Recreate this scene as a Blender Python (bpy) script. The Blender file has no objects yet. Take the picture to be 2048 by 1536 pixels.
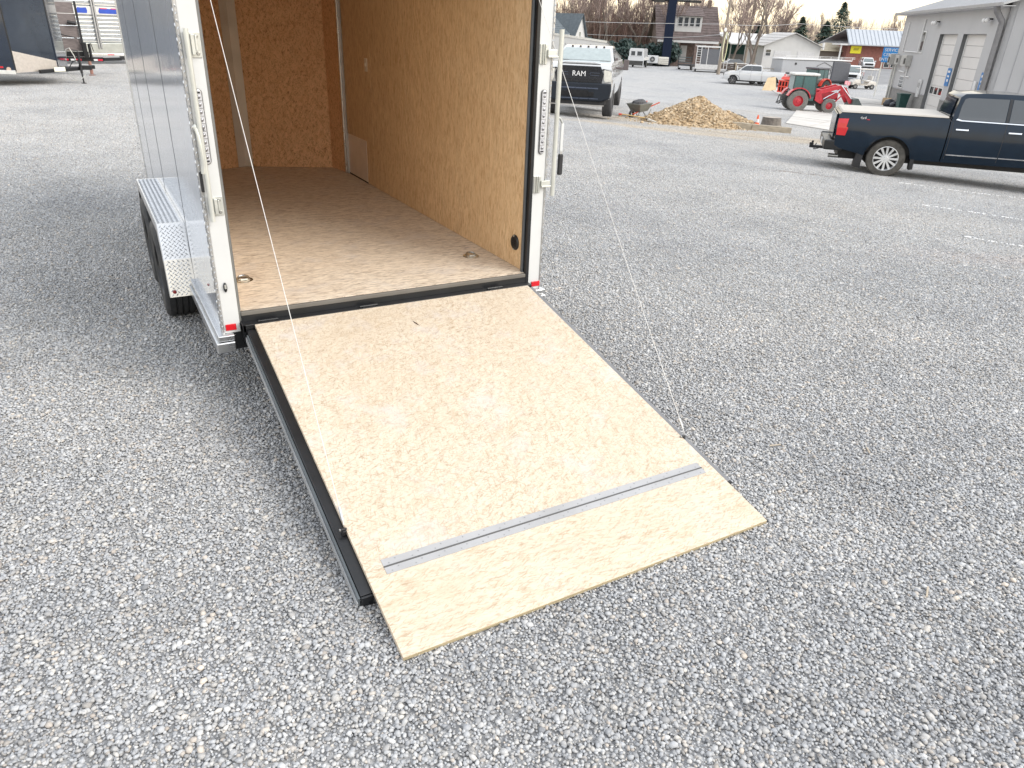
import bpy, bmesh, math, random
import numpy as np
from mathutils import Vector, Matrix, Euler
random.seed(7)
SC = bpy.context.scene
COL = SC.collection
R = math.radians

# ---------------------------------------------------------------- camera
cam_d = bpy.data.cameras.new("camera")
cam = bpy.data.objects.new("camera", cam_d)
COL.objects.link(cam)
cam_d.sensor_width = 36.0
cam_d.lens = 1446.48 / 2048 * 36.0
cam_d.clip_start = 0.05
cam_d.clip_end = 3000
RC = Matrix(((0.87398071, -0.48454203, 0.03710437),
             (0.18539683, 0.40303327, 0.89620991),
             (-0.44920567, -0.77639114, 0.44207586)))
M4 = RC.transposed().to_4x4()
M4.translation = Vector((0, 0, 2.0))
cam.matrix_world = M4
SC.camera = cam

# ---------------------------------------------------------------- light
SUN_EL, SUN_AZ = 36, 143       # degrees; azimuth from +Y towards +X
w = bpy.data.worlds.new("World")
SC.world = w
w.use_nodes = True
nt = w.node_tree
nt.nodes.clear()
wo = nt.nodes.new('ShaderNodeOutputWorld')
bg = nt.nodes.new('ShaderNodeBackground')
sky = nt.nodes.new('ShaderNodeTexSky')
sky.sky_type = 'NISHITA'
sky.sun_disc = False
sky.sun_elevation = R(SUN_EL)
sky.sun_rotation = R(SUN_AZ)
sky.air_density = 1.0
sky.dust_density = 3.0
sky.ozone_density = 1.0
# thin overcast: a cloud deck mixed over the clear sky
tc = nt.nodes.new('ShaderNodeTexCoord')
sep = nt.nodes.new('ShaderNodeSeparateXYZ')
nt.links.new(tc.outputs['Generated'], sep.inputs[0])
mr = nt.nodes.new('ShaderNodeMapRange')
mr.inputs['From Min'].default_value = 0.0
mr.inputs['From Max'].default_value = 0.45
nt.links.new(sep.outputs['Z'], mr.inputs['Value'])
cr = nt.nodes.new('ShaderNodeValToRGB')
cr.color_ramp.elements[0].color = (1.12, 0.94, 0.64, 1)
cr.color_ramp.elements[1].color = (0.88, 0.91, 0.95, 1)
cr.color_ramp.elements[1].position = 0.7
nt.links.new(mr.outputs[0], cr.inputs[0])
mp = nt.nodes.new('ShaderNodeMapping')
mp.inputs['Scale'].default_value = (1.5, 1.5, 6)
nt.links.new(tc.outputs['Generated'], mp.inputs[0])
nz = nt.nodes.new('ShaderNodeTexNoise')
nz.inputs['Scale'].default_value = 1.6
nz.inputs['Detail'].default_value = 5
nt.links.new(mp.outputs[0], nz.inputs[0])
mr2 = nt.nodes.new('ShaderNodeMapRange')
mr2.inputs['From Min'].default_value = 0.3
mr2.inputs['From Max'].default_value = 0.7
mr2.inputs['To Min'].default_value = 0.80
mr2.inputs['To Max'].default_value = 1.12
nt.links.new(nz.outputs['Fac'], mr2.inputs['Value'])
vm = nt.nodes.new('ShaderNodeVectorMath')
vm.operation = 'SCALE'
nt.links.new(cr.outputs[0], vm.inputs[0])
nt.links.new(mr2.outputs[0], vm.inputs['Scale'])
vs = nt.nodes.new('ShaderNodeVectorMath')
vs.operation = 'SCALE'
vs.inputs['Scale'].default_value = CLOUD = 8.2     # cloud radiance in the sky texture's own units
nt.links.new(vm.outputs[0], vs.inputs[0])
mx = nt.nodes.new('ShaderNodeMix')
mx.data_type = 'RGBA'
mx.inputs[0].default_value = 0.8
nt.links.new(sky.outputs[0], mx.inputs[6])
nt.links.new(vs.outputs[0], mx.inputs[7])
nt.links.new(mx.outputs[2], bg.inputs['Color'])
bg.inputs['Strength'].default_value = 0.12
nt.links.new(bg.outputs[0], wo.inputs[0])

sun_d = bpy.data.lights.new("sun", 'SUN')
sun_d.energy = 1.2
sun_d.angle = R(32)
sun_d.color = (1.0, 0.96, 0.89)
sun = bpy.data.objects.new("sun", sun_d)
COL.objects.link(sun)
sd = Vector((math.sin(R(SUN_AZ)) * math.cos(R(SUN_EL)), math.cos(R(SUN_AZ)) * math.cos(R(SUN_EL)), math.sin(R(SUN_EL))))
sun.rotation_euler = sd.to_track_quat('Z', 'Y').to_euler()
vsx = SC.view_settings
vsx.view_transform = 'Standard'
try: vsx.look = 'None'
except Exception: pass
vsx.gamma = 1.0
vsx.use_curve_mapping = False
vsx.exposure = 1.03
SC.cycles.max_bounces = 8
SC.cycles.diffuse_bounces = 6
SC.cycles.glossy_bounces = 3
SC.cycles.transmission_bounces = 4
SC.cycles.transparent_max_bounces = 6

# ---------------------------------------------------------------- helpers
BX = [-1e4, 4, 8, 18, 30, 45, 60, 1e5]
BZ = [0, 0, -.12, -.80, -1.55, -2.15, -2.3, -2.3]
def gz(x):
    return float(np.interp(x, BX, BZ))
def hd(az):                      # heading (degrees from +Y to +X) -> z rotation for things built along +x
    return R(90 - az)

class MB:
    """collects shapes, then links them as ONE mesh object"""
    def __init__(s): s.v = []; s.f = []; s.M = Matrix()
    def add(s, vs, fs):
        n = len(s.v)
        s.v += [tuple(s.M @ Vector(p)) for p in vs]
        s.f += [tuple(i + n for i in f) for f in fs]
        return s
    def box(s, x0, x1, y0, y1, z0, z1):
        v = [(x0,y0,z0),(x1,y0,z0),(x1,y1,z0),(x0,y1,z0),(x0,y0,z1),(x1,y0,z1),(x1,y1,z1),(x0,y1,z1)]
        return s.add(v, [(0,3,2,1),(4,5,6,7),(0,1,5,4),(1,2,6,5),(2,3,7,6),(3,0,4,7)])
    def cbox(s, c, d, rot=None):
        a, b, e = d[0]/2, d[1]/2, d[2]/2
        v = [(-a,-b,-e),(a,-b,-e),(a,b,-e),(-a,b,-e),(-a,-b,e),(a,-b,e),(a,b,e),(-a,b,e)]
        m = rot.to_matrix() if rot is not None else Matrix.Identity(3)
        v = [tuple(m @ Vector(p) + Vector(c)) for p in v]
        return s.add(v, [(0,3,2,1),(4,5,6,7),(0,1,5,4),(1,2,6,5),(2,3,7,6),(3,0,4,7)])
    def prism(s, poly, a, b, ax='y'):
        """poly in the plane perpendicular to ax, extruded from a to b"""
        def P(p, t):
            return {'y': (p[0], t, p[1]), 'x': (t, p[0], p[1]), 'z': (p[0], p[1], t)}[ax]
        n = len(poly)
        v = [P(p, a) for p in poly] + [P(p, b) for p in poly]
        f = [tuple(range(n)), tuple(range(2*n-1, n-1, -1))]
        f += [(i, i+n, (i+1) % n + n, (i+1) % n) for i in range(n)]
        return s.add(v, f)
    def bar(s, p, q, w, h=None):
        """square bar from p to q"""
        h = h or w
        p = Vector(p); q = Vector(q); d = (q-p)
        L = d.length
        if L < 1e-6: return s
        d /= L
        up = Vector((0,0,1)) if abs(d.z) < .95 else Vector((0,1,0))
        x = d.cross(up).normalized(); y = x.cross(d).normalized()
        v = []
        for t in (p, q):
            for a, b in ((-1,-1),(1,-1),(1,1),(-1,1)):
                v.append(tuple(t + x*(a*w/2) + y*(b*h/2)))
        return s.add(v, [(3,2,1,0),(4,5,6,7),(0,1,5,4),(1,2,6,5),(2,3,7,6),(3,0,4,7)])
    def tube(s, pts, r, n=8, caps=True):
        pts = [Vector(p) for p in pts]
        rs = r if isinstance(r, (list, tuple)) else [r]*len(pts)
        base = len(s.v); v = []; f = []
        px = None
        for i, p in enumerate(pts):
            d = (pts[min(i+1, len(pts)-1)] - pts[max(i-1, 0)])
            if d.length < 1e-9: d = Vector((0,0,1))
            d.normalize()
            if px is None:
                up = Vector((0,0,1)) if abs(d.z) < .9 else Vector((1,0,0))
                px = d.cross(up).normalized()
            else:
                px = (px - d * px.dot(d)).normalized()
            py = d.cross(px)
            for k in range(n):
                a = 2*math.pi*k/n
                v.append(tuple(p + (px*math.cos(a) + py*math.sin(a))*rs[i]))
        for i in range(len(pts)-1):
            for k in range(n):
                f.append((i*n+k, i*n+(k+1) % n, (i+1)*n+(k+1) % n, (i+1)*n+k))
        if caps:
            f.append(tuple(range(n-1, -1, -1)))
            f.append(tuple((len(pts)-1)*n+k for k in range(n)))
        return s.add(v, f)
    def cyl(s, p, q, r, n=16): return s.tube([p, q], r, n)
    def lathe(s, prof, c=(0,0,0), ax='y', n=32, a0=0, a1=360):
        """prof: (radius, along) revolved about ax through c"""
        full = abs(a1-a0) >= 359.9
        m = n if full else n+1
        v = []; f = []
        for k in range(m):
            a = R(a0 + (a1-a0)*k/n)
            for r, t in prof:
                ca, sa = math.cos(a)*r, math.sin(a)*r
                v.append({'y': (c[0]+ca, c[1]+t, c[2]+sa), 'x': (c[0]+t, c[1]+ca, c[2]+sa), 'z': (c[0]+ca, c[1]+sa, c[2]+t)}[ax])
        L = len(prof)
        for k in range(n if full else n):
            k2 = (k+1) % m
            for i in range(L-1):
                f.append((k*L+i, k*L+i+1, k2*L+i+1, k2*L+i))
        return s.add(v, f)
    def ell(s, c, r, n=10, m=7, jit=0, rnd=random):
        v = [(c[0], c[1], c[2]-r[2])]; f = []
        for i in range(1, m):
            t = math.pi*i/m
            for k in range(n):
                a = 2*math.pi*k/n
                j = 1+rnd.uniform(-jit, jit)
                v.append((c[0]+r[0]*math.sin(t)*math.cos(a)*j, c[1]+r[1]*math.sin(t)*math.sin(a)*j, c[2]-r[2]*math.cos(t)*j))
        v.append((c[0], c[1], c[2]+r[2]))
        for k in range(n): f.append((0, 1+(k+1) % n, 1+k))
        for i in range(m-2):
            for k in range(n):
                f.append((1+i*n+k, 1+i*n+(k+1) % n, 1+(i+1)*n+(k+1) % n, 1+(i+1)*n+k))
        e = len(v)-1
        for k in range(n): f.append((e, 1+(m-2)*n+k, 1+(m-2)*n+(k+1) % n))
        return s.add(v, f)
    def build(s, name, mat, parent=None, bevel=0, smooth=None, seg=2, **kw):
        me = bpy.data.meshes.new(name)
        me.from_pydata(s.v, [], s.f)
        me.update()
        return link(name, me, mat, parent, bevel, smooth, seg, **kw)

def link(name, me, mat, parent=None, bevel=0, smooth=None, seg=2, recalc=True, **kw):
    if recalc:
        bm = bmesh.new(); bm.from_mesh(me)
        bmesh.ops.recalc_face_normals(bm, faces=bm.faces)
        bm.to_mesh(me); bm.free()
    me.materials.append(mat)
    if smooth:
        me.shade_smooth()
        me.set_sharp_from_angle(angle=R(smooth))
    o = bpy.data.objects.new(name, me)
    COL.objects.link(o)
    if parent: o.parent = parent
    if bevel:
        b = o.modifiers.new('bevel', 'BEVEL')
        b.width = bevel; b.segments = seg; b.limit_method = 'ANGLE'; b.angle_limit = R(35)
        b.harden_normals = False
    for k, vv in kw.items(): o[k] = vv
    return o

def thing(name, label, cat, loc=(0,0,0), rz=0, group=None, scale=1):
    o = bpy.data.objects.new(name, None)
    COL.objects.link(o)
    o.empty_display_size = .3
    o.location = loc; o.rotation_euler = (0, 0, rz)
    if scale != 1: o.scale = (scale,)*3
    o['label'] = label; o['category'] = cat
    if group: o['group'] = group
    return o
def tag(o, label, cat, group=None):
    o['label'] = label; o['category'] = cat
    if group: o['group'] = group
    return o
def kids(o): return [c for c in KID.get(o, [])] if False else [c for c in bpy.data.objects if c.parent == o]
def copy_tree(o, loc=None, rz=None, scale=None, label=None, group=None, parent=None):
    ch = kids(o)
    c = o.copy(); COL.objects.link(c)
    if parent: c.parent = parent
    if loc is not None: c.location = loc
    if rz is not None: c.rotation_euler = (0, 0, rz)
    if scale is not None: c.scale = scale if hasattr(scale, '__len__') else (scale,)*3
    if label: c['label'] = label
    if group: c['group'] = group
    for k in ch: copy_tree(k, parent=c)
    return c

# ---------------------------------------------------------------- materials
def newmat(name):
    m = bpy.data.materials.new(name); m.use_nodes = True
    return m, m.node_tree, m.node_tree.nodes['Principled BSDF']
def N(nt, t, **kw):
    n = nt.nodes.new(t)
    for k, v in kw.items():
        if hasattr(n, k): setattr(n, k, v)
        else: n.inputs[k].default_value = v
    return n
def noise(nt, scale, detail=4, vec=None, rough=.55, dist=0):
    n = nt.nodes.new('ShaderNodeTexNoise')
    n.inputs['Scale'].default_value = scale; n.inputs['Detail'].default_value = detail
    n.inputs['Roughness'].default_value = rough; n.inputs['Distortion'].default_value = dist
    if vec is not None: nt.links.new(vec, n.inputs['Vector'])
    return n
def ramp(nt, fac, stops):
    n = nt.nodes.new('ShaderNodeValToRGB')
    e = n.color_ramp.elements
    while len(e) < len(stops): e.new(.5)
    for i, (p, c) in enumerate(stops):
        e[i].position = p
        e[i].color = (c, c, c, 1) if not hasattr(c, '__len__') else (*c, 1)
    nt.links.new(fac, n.inputs[0])
    return n.outputs[0]
def mix(nt, fac, a, b, mode='MIX'):
    n = nt.nodes.new('ShaderNodeMix'); n.data_type = 'RGBA'; n.blend_type = mode
    n.clamp_factor = True
    if isinstance(fac, (int, float)): n.inputs[0].default_value = fac
    else: nt.links.new(fac, n.inputs[0])
    for i, x in ((6, a), (7, b)):
        if hasattr(x, 'is_linked') or hasattr(x, 'links'): nt.links.new(x, n.inputs[i])
        else: n.inputs[i].default_value = (*x, 1) if len(x) == 3 else x
    return n.outputs[2]
def objco(nt, scale=(1,1,1), rot=(0,0,0), world=False):
    if world:
        t = nt.nodes.new('ShaderNodeNewGeometry').outputs['Position']
    else:
        t = nt.nodes.new('ShaderNodeTexCoord').outputs['Object']
    m = nt.nodes.new('ShaderNodeMapping')
    m.inputs['Scale'].default_value = scale; m.inputs['Rotation'].default_value = rot
    nt.links.new(t, m.inputs[0])
    return m.outputs[0]
def bump(nt, b, h, strength=.3, dist=.01):
    n = nt.nodes.new('ShaderNodeBump')
    n.inputs['Strength'].default_value = strength; n.inputs['Distance'].default_value = dist
    nt.links.new(h, n.inputs['Height']); nt.links.new(n.outputs[0], b.inputs['Normal'])
MC = {}
def pm(name, col, rough=.5, metal=0, var=.12, sc=6, bmp=0, coat=0, spec=.5, dirt=0, stretch=(1,1,1), bsc=60):
    """painted / plain surface with slight procedural unevenness"""
    if name in MC: return MC[name]
    m, nt, b = newmat(name)
    co = objco(nt, stretch)
    n1 = noise(nt, sc, 5, co)
    lo = tuple(c*(1-var) for c in col); hi = tuple(min(1, c*(1+var)) for c in col)
    c = ramp(nt, n1.outputs['Fac'], [(.3, lo), (.7, hi)])
    if dirt:
        n2 = noise(nt, sc*.45, 6, objco(nt, (1,1,1), (0,0,1)), .7)
        f = ramp(nt, n2.outputs['Fac'], [(.5, 0), (.75, dirt)])
        c = mix(nt, f, c, (.22, .20, .17))
    nt.links.new(c, b.inputs['Base Color'])
    r = ramp(nt, noise(nt, sc*1.7, 3, co).outputs['Fac'], [(.3, max(.02, rough*.85)), (.7, min(1, rough*1.15))])
    nt.links.new(r, b.inputs['Roughness'])
    b.inputs['Metallic'].default_value = metal
    b.inputs['Specular IOR Level'].default_value = spec
    if coat:
        b.inputs['Coat Weight'].default_value = coat; b.inputs['Coat Roughness'].default_value = .04
    if bmp: bump(nt, b, noise(nt, bsc, 4, co).outputs['Fac'], bmp, .01)
    MC[name] = m
    return m

white_paint = pm('white_paint', (.58,.59,.59), .35, var=.03, coat=.2)
black_frame = pm('black_paint', (.009,.010,.012), .38, var=.3, coat=.12)
black_rough = pm('black_rough', (.02,.02,.022), .6, var=.3, bmp=.2)
grey_trim = pm('grey_trim', (.16,.16,.15), .5, var=.15)
alu = pm('aluminium', (.62,.63,.64), .3, 1, var=.08, sc=12, bmp=.05)
alu_dull = pm('aluminium_dull', (.50,.50,.50), .42, .9, var=.12, sc=9, bmp=.05)
steel = pm('steel', (.45,.45,.44), .32, 1, var=.15)
galv = pm('galvanised', (.62,.63,.60), .38, .75, var=.12, sc=20)
rubber = pm('rubber', (.028,.029,.031), .75, var=.3, sc=14, bmp=.15, dirt=.35)
rubber_dusty = pm('rubber_dusty', (.16,.155,.145), .85, var=.2, sc=8, dirt=.3)
red_lens = pm('red_lens', (.60,.012,.02), .15, var=.1, coat=.5)
amber_lens = pm('amber_lens', (.75,.22,.02), .2, var=.1, coat=.5)
tape_red = pm('tape_red', (.62,.02,.05), .3, var=.1)
tape_white = pm('tape_white', (.8,.8,.8), .3, var=.05)
glass_dark = pm('glass_dark', (.02,.026,.03), .04, var=.1, coat=1, spec=.8)
glass_grey = pm('glass_grey', (.10,.13,.13), .06, var=.1, coat=1, spec=.8)
cable_mat = pm('cable_white', (.60,.59,.57), .4, var=.05)
chrome = pm('chrome', (.75,.76,.78), .1, 1, var=.05)

def strand(name, base, alt, dark, s1=(12,60,12), s2=(60,14,20), rot1=0., rot2=.6, streak=.55, wear=0, grain=.4, axis='xy', rough=.6, fleck=.4, chips=(.5,-.6,1.3)):
    """engineered strand panel: overlapping long flakes, thin dark slivers, optional scuffing"""
    m, nt, b = newmat(name)
    tco = nt.nodes.new('ShaderNodeTexCoord').outputs['Object']
    wn = noise(nt, 9, 3, tco)
    def flakes(s, rz):
        mp = nt.nodes.new('ShaderNodeMapping'); mp.vector_type = 'TEXTURE'
        mp.inputs['Rotation'].default_value = rz
        mp.inputs['Scale'].default_value = tuple(1/q for q in s)
        ad = nt.nodes.new('ShaderNodeVectorMath'); ad.operation = 'MULTIPLY_ADD'
        nt.links.new(wn.outputs['Color'], ad.inputs[0])
        ad.inputs[1].default_value = (.05,.05,.05)
        nt.links.new(tco, ad.inputs[2])
        nt.links.new(ad.outputs[0], mp.inputs[0])
        v = nt.nodes.new('ShaderNodeTexVoronoi'); v.inputs['Scale'].default_value = 1
        nt.links.new(mp.outputs[0], v.inputs[0])
        sp = nt.nodes.new('ShaderNodeSeparateColor'); nt.links.new(v.outputs['Color'], sp.inputs[0])
        return sp, mp
    a, ma = flakes(s1, rot1); c, mb = flakes(s2, rot2)
    t1 = ramp(nt, a.outputs[0], [(.0, base), (.62, base), (.8, alt), (1, tuple(x*1.08 for x in base))])
    t2 = ramp(nt, c.outputs[0], [(.0, tuple(x*.86 for x in base)), (.35, base), (.7, tuple(min(1, x*1.08) for x in base)), (1, alt)])
    col = mix(nt, .5, t1, t2)
    # slivers
    ns = noise(nt, 1.0, 3, ma.outputs[0] if False else None)
    nt.links.new(ma.outputs[0], ns.inputs['Vector'])
    ns.inputs['Scale'].default_value = 1.15
    f = ramp(nt, ns.outputs['Fac'], [(.60, 0), (.70, streak)])
    col = mix(nt, f, col, dark)
    ns2 = noise(nt, 1.4, 2); nt.links.new(mb.outputs[0], ns2.inputs['Vector'])
    f2 = ramp(nt, ns2.outputs['Fac'], [(.64, 0), (.72, streak*.8)])
    col = mix(nt, f2, col, dark)
    # fine chips: short thin dashes lying in several directions in the plane of the board
    ax, lng, thn = {'xy': (2, 22, 105), 'x': (2, 11, 75), 'yz': (0, 12, 80), 'xz': (1, 16, 62)}[axis]
    for k, a_ in enumerate(chips):
        mp = nt.nodes.new('ShaderNodeMapping'); mp.vector_type = 'TEXTURE'
        r_ = [0,0,0]; r_[ax] = a_; mp.inputs['Rotation'].default_value = r_
        sc_ = {'xy': (lng,thn,60), 'x': (lng,thn,60), 'yz': (60,thn,lng), 'xz': (thn,60,lng)}[axis]
        mp.inputs['Scale'].default_value = tuple(1/(q*(1+.22*k)) for q in sc_)
        mp.inputs['Location'].default_value = (k*3.1, k*1.7, k*2.3)
        nt.links.new(tco, mp.inputs[0])
        nf = noise(nt, 1.0, 2); nt.links.new(mp.outputs[0], nf.inputs['Vector'])
        ff = ramp(nt, nf.outputs['Fac'], [(.58, 0), (.68, fleck)])
        col = mix(nt, ff, col, tuple(x*.6+y*.4 for x, y in zip(dark, alt)))
        fl = ramp(nt, nf.outputs['Fac'], [(.30, fleck*.5), (.42, 0)])
        col = mix(nt, fl, col, tuple(min(1, x*1.22) for x in base))
    big = noise(nt, 1.3, 4, tco)
    col = mix(nt, ramp(nt, big.outputs['Fac'], [(.35, .0), (.7, .35)]), col, alt, 'MIX')
    if wear:
        wz = noise(nt, 3.6, 9, tco, .74)
        f3 = ramp(nt, wz.outputs['Fac'], [(.52, 0), (.68, wear)])
        col = mix(nt, f3, col, (.55, .52, .51))
    nt.links.new(col, b.inputs['Base Color'])
    b.inputs['Roughness'].default_value = rough
    b.inputs['Specular IOR Level'].default_value = .3
    fine = noise(nt, 1.0, 5); nt.links.new(ma.outputs[0], fine.inputs['Vector'])
    bump(nt, b, fine.outputs['Fac'], grain, .004)
    return m
ramp_wood = strand('ramp_wood', (.60,.525,.42), (.50,.405,.295), (.22,.13,.07), (14,60,30), (60,16,30), (0,0,.5), (0,0,-.4), .5, wear=.55, fleck=.6, chips=(.5,-.6,1.4,.1))
flap_wood = strand('flap_wood', (.60,.525,.42), (.50,.405,.29), (.25,.15,.08), (10,80,30), (14,60,30), (0,0,.06), (0,0,-.12), .55, wear=.3, fleck=.6, chips=(.1,-.2,.5))
floor_wood = strand('floor_wood', (.72,.63,.51), (.56,.455,.345), (.14,.085,.06), (8,60,30), (12,50,30), (0,0,.05), (0,0,-.16), .85, wear=.4, fleck=.75, axis='x', chips=(0,.2,-.25))
wall_wood = strand('wall_wood', (.73,.545,.335), (.57,.39,.215), (.36,.17,.06), (60,50,9), (40,40,12), (.1,0,0), (-.12,0,0), .6, fleck=.6, axis='yz', chips=(0,.2,-.25))
front_wood = strand('front_wood', (.78,.50,.28), (.60,.34,.17), (.24,.10,.04), (40,60,14), (34,50,12), (0,.6,0), (0,-.7,0), .85, fleck=.6, axis='xz', chips=(.5,-.6,1.3,0))
edge_wood = pm('board_edge', (.42,.35,.22), .7, var=.25, sc=30, stretch=(.3,1,6), bmp=.2)

def silver_side():
    m, nt, b = newmat('silver_side')
    b.inputs['Metallic'].default_value = .15
    b.inputs['Roughness'].default_value = .12
    b.inputs['Coat Weight'].default_value = .12
    b.inputs['Coat Roughness'].default_value = .03
    n = noise(nt, 1.2, 3, objco(nt, (1,1,.5)))
    c = ramp(nt, n.outputs['Fac'], [(.3, (.50,.53,.58)), (.7, (.56,.59,.64))])
    nt.links.new(c, b.inputs['Base Color'])
    w = noise(nt, 1.6, 2, objco(nt, (1,1,.6)))
    bump(nt, b, w.outputs['Fac'], .5, .006)
    return m
side_metal = silver_side()

# ---------------------------------------------------------------- ground
def tint_group():
    """large patches of colour shared by the lot surface and the loose stones: pale stone, tan dirt tracks, dark damp spots"""
    g = bpy.data.node_groups.new('lot_tint', 'ShaderNodeTree')
    g.interface.new_socket('Color', in_out='OUTPUT', socket_type='NodeSocketColor')
    g.interface.new_socket('Dirt', in_out='OUTPUT', socket_type='NodeSocketFloat')
    out = g.nodes.new('NodeGroupOutput')
    pos = g.nodes.new('ShaderNodeNewGeometry').outputs['Position']
    n1 = noise(g, .22, 5, pos, .6)
    c = ramp(g, n1.outputs['Fac'], [(.3, (.89,.90,.92)), (.5, (1.0,1.0,1.0)), (.72, (1.03,1.01,.985))])
    n2 = noise(g, .9, 6, pos, .65)
    c = mix(g, 1.0, c, ramp(g, n2.outputs['Fac'], [(.3, .90), (.5, 1.0), (.72, 1.09)]), 'MULTIPLY')
    acc = None
    def blob(cx, cy, az, a, b_, soft=.5):
        m = g.nodes.new('ShaderNodeMapping'); m.vector_type = 'TEXTURE'
        m.inputs['Location'].default_value = (cx, cy, 0)
        m.inputs['Rotation'].default_value = (0, 0, R(90-az))
        m.inputs['Scale'].default_value = (a, b_, 1000)
        wn = noise(g, .8, 5, pos, .6)
        ad = g.nodes.new('ShaderNodeVectorMath'); ad.operation = 'MULTIPLY_ADD'
        g.links.new(wn.outputs['Color'], ad.inputs[0]); ad.inputs[1].default_value = (1.6, 1.6, 0)
        g.links.new(pos, ad.inputs[2])
        g.links.new(ad.outputs[0], m.inputs[0])
        l = g.nodes.new('ShaderNodeVectorMath'); l.operation = 'LENGTH'
        g.links.new(m.outputs[0], l.inputs[0])
        r = g.nodes.new('ShaderNodeMapRange'); r.inputs['From Min'].default_value = 1; r.inputs['From Max'].default_value = 1-soft
        g.links.new(l.outputs['Value'], r.inputs['Value'])
        return r.outputs[0]
    def vmax(a, b_):
        n = g.nodes.new('ShaderNodeMath'); n.operation = 'MAXIMUM'
        g.links.new(a, n.inputs[0]); g.links.new(b_, n.inputs[1]); return n.outputs[0]
    d = blob(21.5, 17.4, 112, 6.5, 1.6)
    d = vmax(d, blob(16.2, 18.6, 125, 4.0, .8))
    d = vmax(d, blob(27.5, 17.5, 100, 4.5, 1.8))
    d = vmax(d, blob(19.3, 21.3, 100, 4.2, 2.0))
    m_ = g.nodes.new('ShaderNodeMath'); m_.operation = 'MULTIPLY'; m_.inputs[1].default_value = .7
    g.links.new(d, m_.inputs[0])
    c = mix(g, m_.outputs[0], c, (1.18, 1.02, .80))
    k = blob(13.2, 11.0, 118, 1.1, .16, .8)
    k = vmax(k, blob(22.2, 17.4, 118, 2.2, .2, .8))
    k = vmax(k, blob(24.0, 16.9, 112, 2.8, .22, .8))
    k = vmax(k, blob(18.6, 18.3, 120, 1.6, .16, .8))
    mk = g.nodes.new('ShaderNodeMath'); mk.operation = 'MULTIPLY'; mk.inputs[1].default_value = .75
    g.links.new(k, mk.inputs[0])
    c = mix(g, mk.outputs[0], c, (.52, .46, .40))
    wr = blob(10.5, 4.6, 112, 3.0, .5, .9)
    mw = g.nodes.new('ShaderNodeMath'); mw.operation = 'MULTIPLY'; mw.inputs[1].default_value = .35
    g.links.new(wr, mw.inputs[0])
    c = mix(g, mw.outputs[0], c, (1.05, .90, .85))
    g.links.new(c, out.inputs[0]); g.links.new(d, out.inputs[1])
    return g
TG = tint_group()
def use_tint(nt):
    n = nt.nodes.new('ShaderNodeGroup'); n.node_tree = TG; return n

def ground_mat():
    m, nt, b = newmat('gravel_lot')
    pos = objco(nt, (1,1,1), world=True)
    v = nt.nodes.new('ShaderNodeTexVoronoi'); v.inputs['Scale'].default_value = 42; nt.links.new(pos, v.inputs[0])
    sp = nt.nodes.new('ShaderNodeSeparateColor'); nt.links.new(v.outputs['Color'], sp.inputs[0])
    c = ramp(nt, sp.outputs[0], [(0, (.27,.272,.276)), (.4, (.385,.386,.388)), (1, (.54,.535,.525))])
    e = ramp(nt, v.outputs['Distance'], [(.3, 1.08), (.7, .78)])
    c = mix(nt, 1, c, e, 'MULTIPLY')
    n4 = noise(nt, 9, 5, pos, .7)
    c = mix(nt, 1, c, ramp(nt, n4.outputs['Fac'], [(.3, .72), (.5, 1.0), (.7, 1.22)]), 'MULTIPLY')
    t = use_tint(nt)
    c = mix(nt, 1, c, t.outputs[0], 'MULTIPLY')
    nt.links.new(c, b.inputs['Base Color'])
    b.inputs['Roughness'].default_value = .9
    b.inputs['Specular IOR Level'].default_value = .2
    bump(nt, b, v.outputs['Distance'], .6, .02)
    return m
xs = sorted(set([-400,-120,-60,-30,-12,0,2,4,6,8,10,12,14,16,18,22,26,30,35,40,45,52,60,80,110,150,200,300,450,700]))
ys = [-60,-20,-5,0,5,10,15,20,30,40,60,80,110,150,200,300,500,900]
gm = MB()
gv = [(x, y, gz(x)) for y in ys for x in xs]
gf = [(j*len(xs)+i, j*len(xs)+i+1, (j+1)*len(xs)+i+1, (j+1)*len(xs)+i) for j in range(len(ys)-1) for i in range(len(xs)-1)]
gm.add(gv, gf)
gm.build('ground', ground_mat(), kind='structure', smooth=40)

def sheet(name, poly, dz, mat, kind='structure', nsub=1, **kw):
    """flat sheet following the ground, dz above it"""
    bm = bmesh.new()
    bm.faces.new([bm.verts.new((x, y, 0)) for x, y in poly])
    for x in BX[1:-1]:
        bmesh.ops.bisect_plane(bm, geom=bm.faces[:]+bm.edges[:]+bm.verts[:], plane_co=(x,0,0), plane_no=(1,0,0))
    for v in bm.verts: v.co.z = gz(v.co.x) + dz
    me = bpy.data.meshes.new(name); bm.to_mesh(me); bm.free()
    return link(name, me, mat, kind=kind, **kw)

asphalt = pm('asphalt', (.20,.20,.205), .85, var=.15, sc=.6, bmp=.1)
concrete = pm('concrete', (.50,.48,.45), .8, var=.10, sc=1.2, bmp=.15, dirt=.35)
grass_mat = pm('winter_grass', (.16,.18,.07), .9, var=.35, sc=.5)
scrub_mat = pm('winter_scrub', (.20,.16,.11), .9, var=.3, sc=.3)
sheet('street', [(76,57),(70,66),(150,118),(320,170),(420,150),(240,105),(120,62)], .008, asphalt)
sheet('lawn', [(60,98),(90,91),(104,106),(128,122),(120,135),(60,130)], .008, grass_mat)
sheet('far_field', [(-300,120),(60,133),(120,138),(190,150),(420,210),(690,300),(690,890),(-380,890)], .012, scrub_mat)

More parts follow.
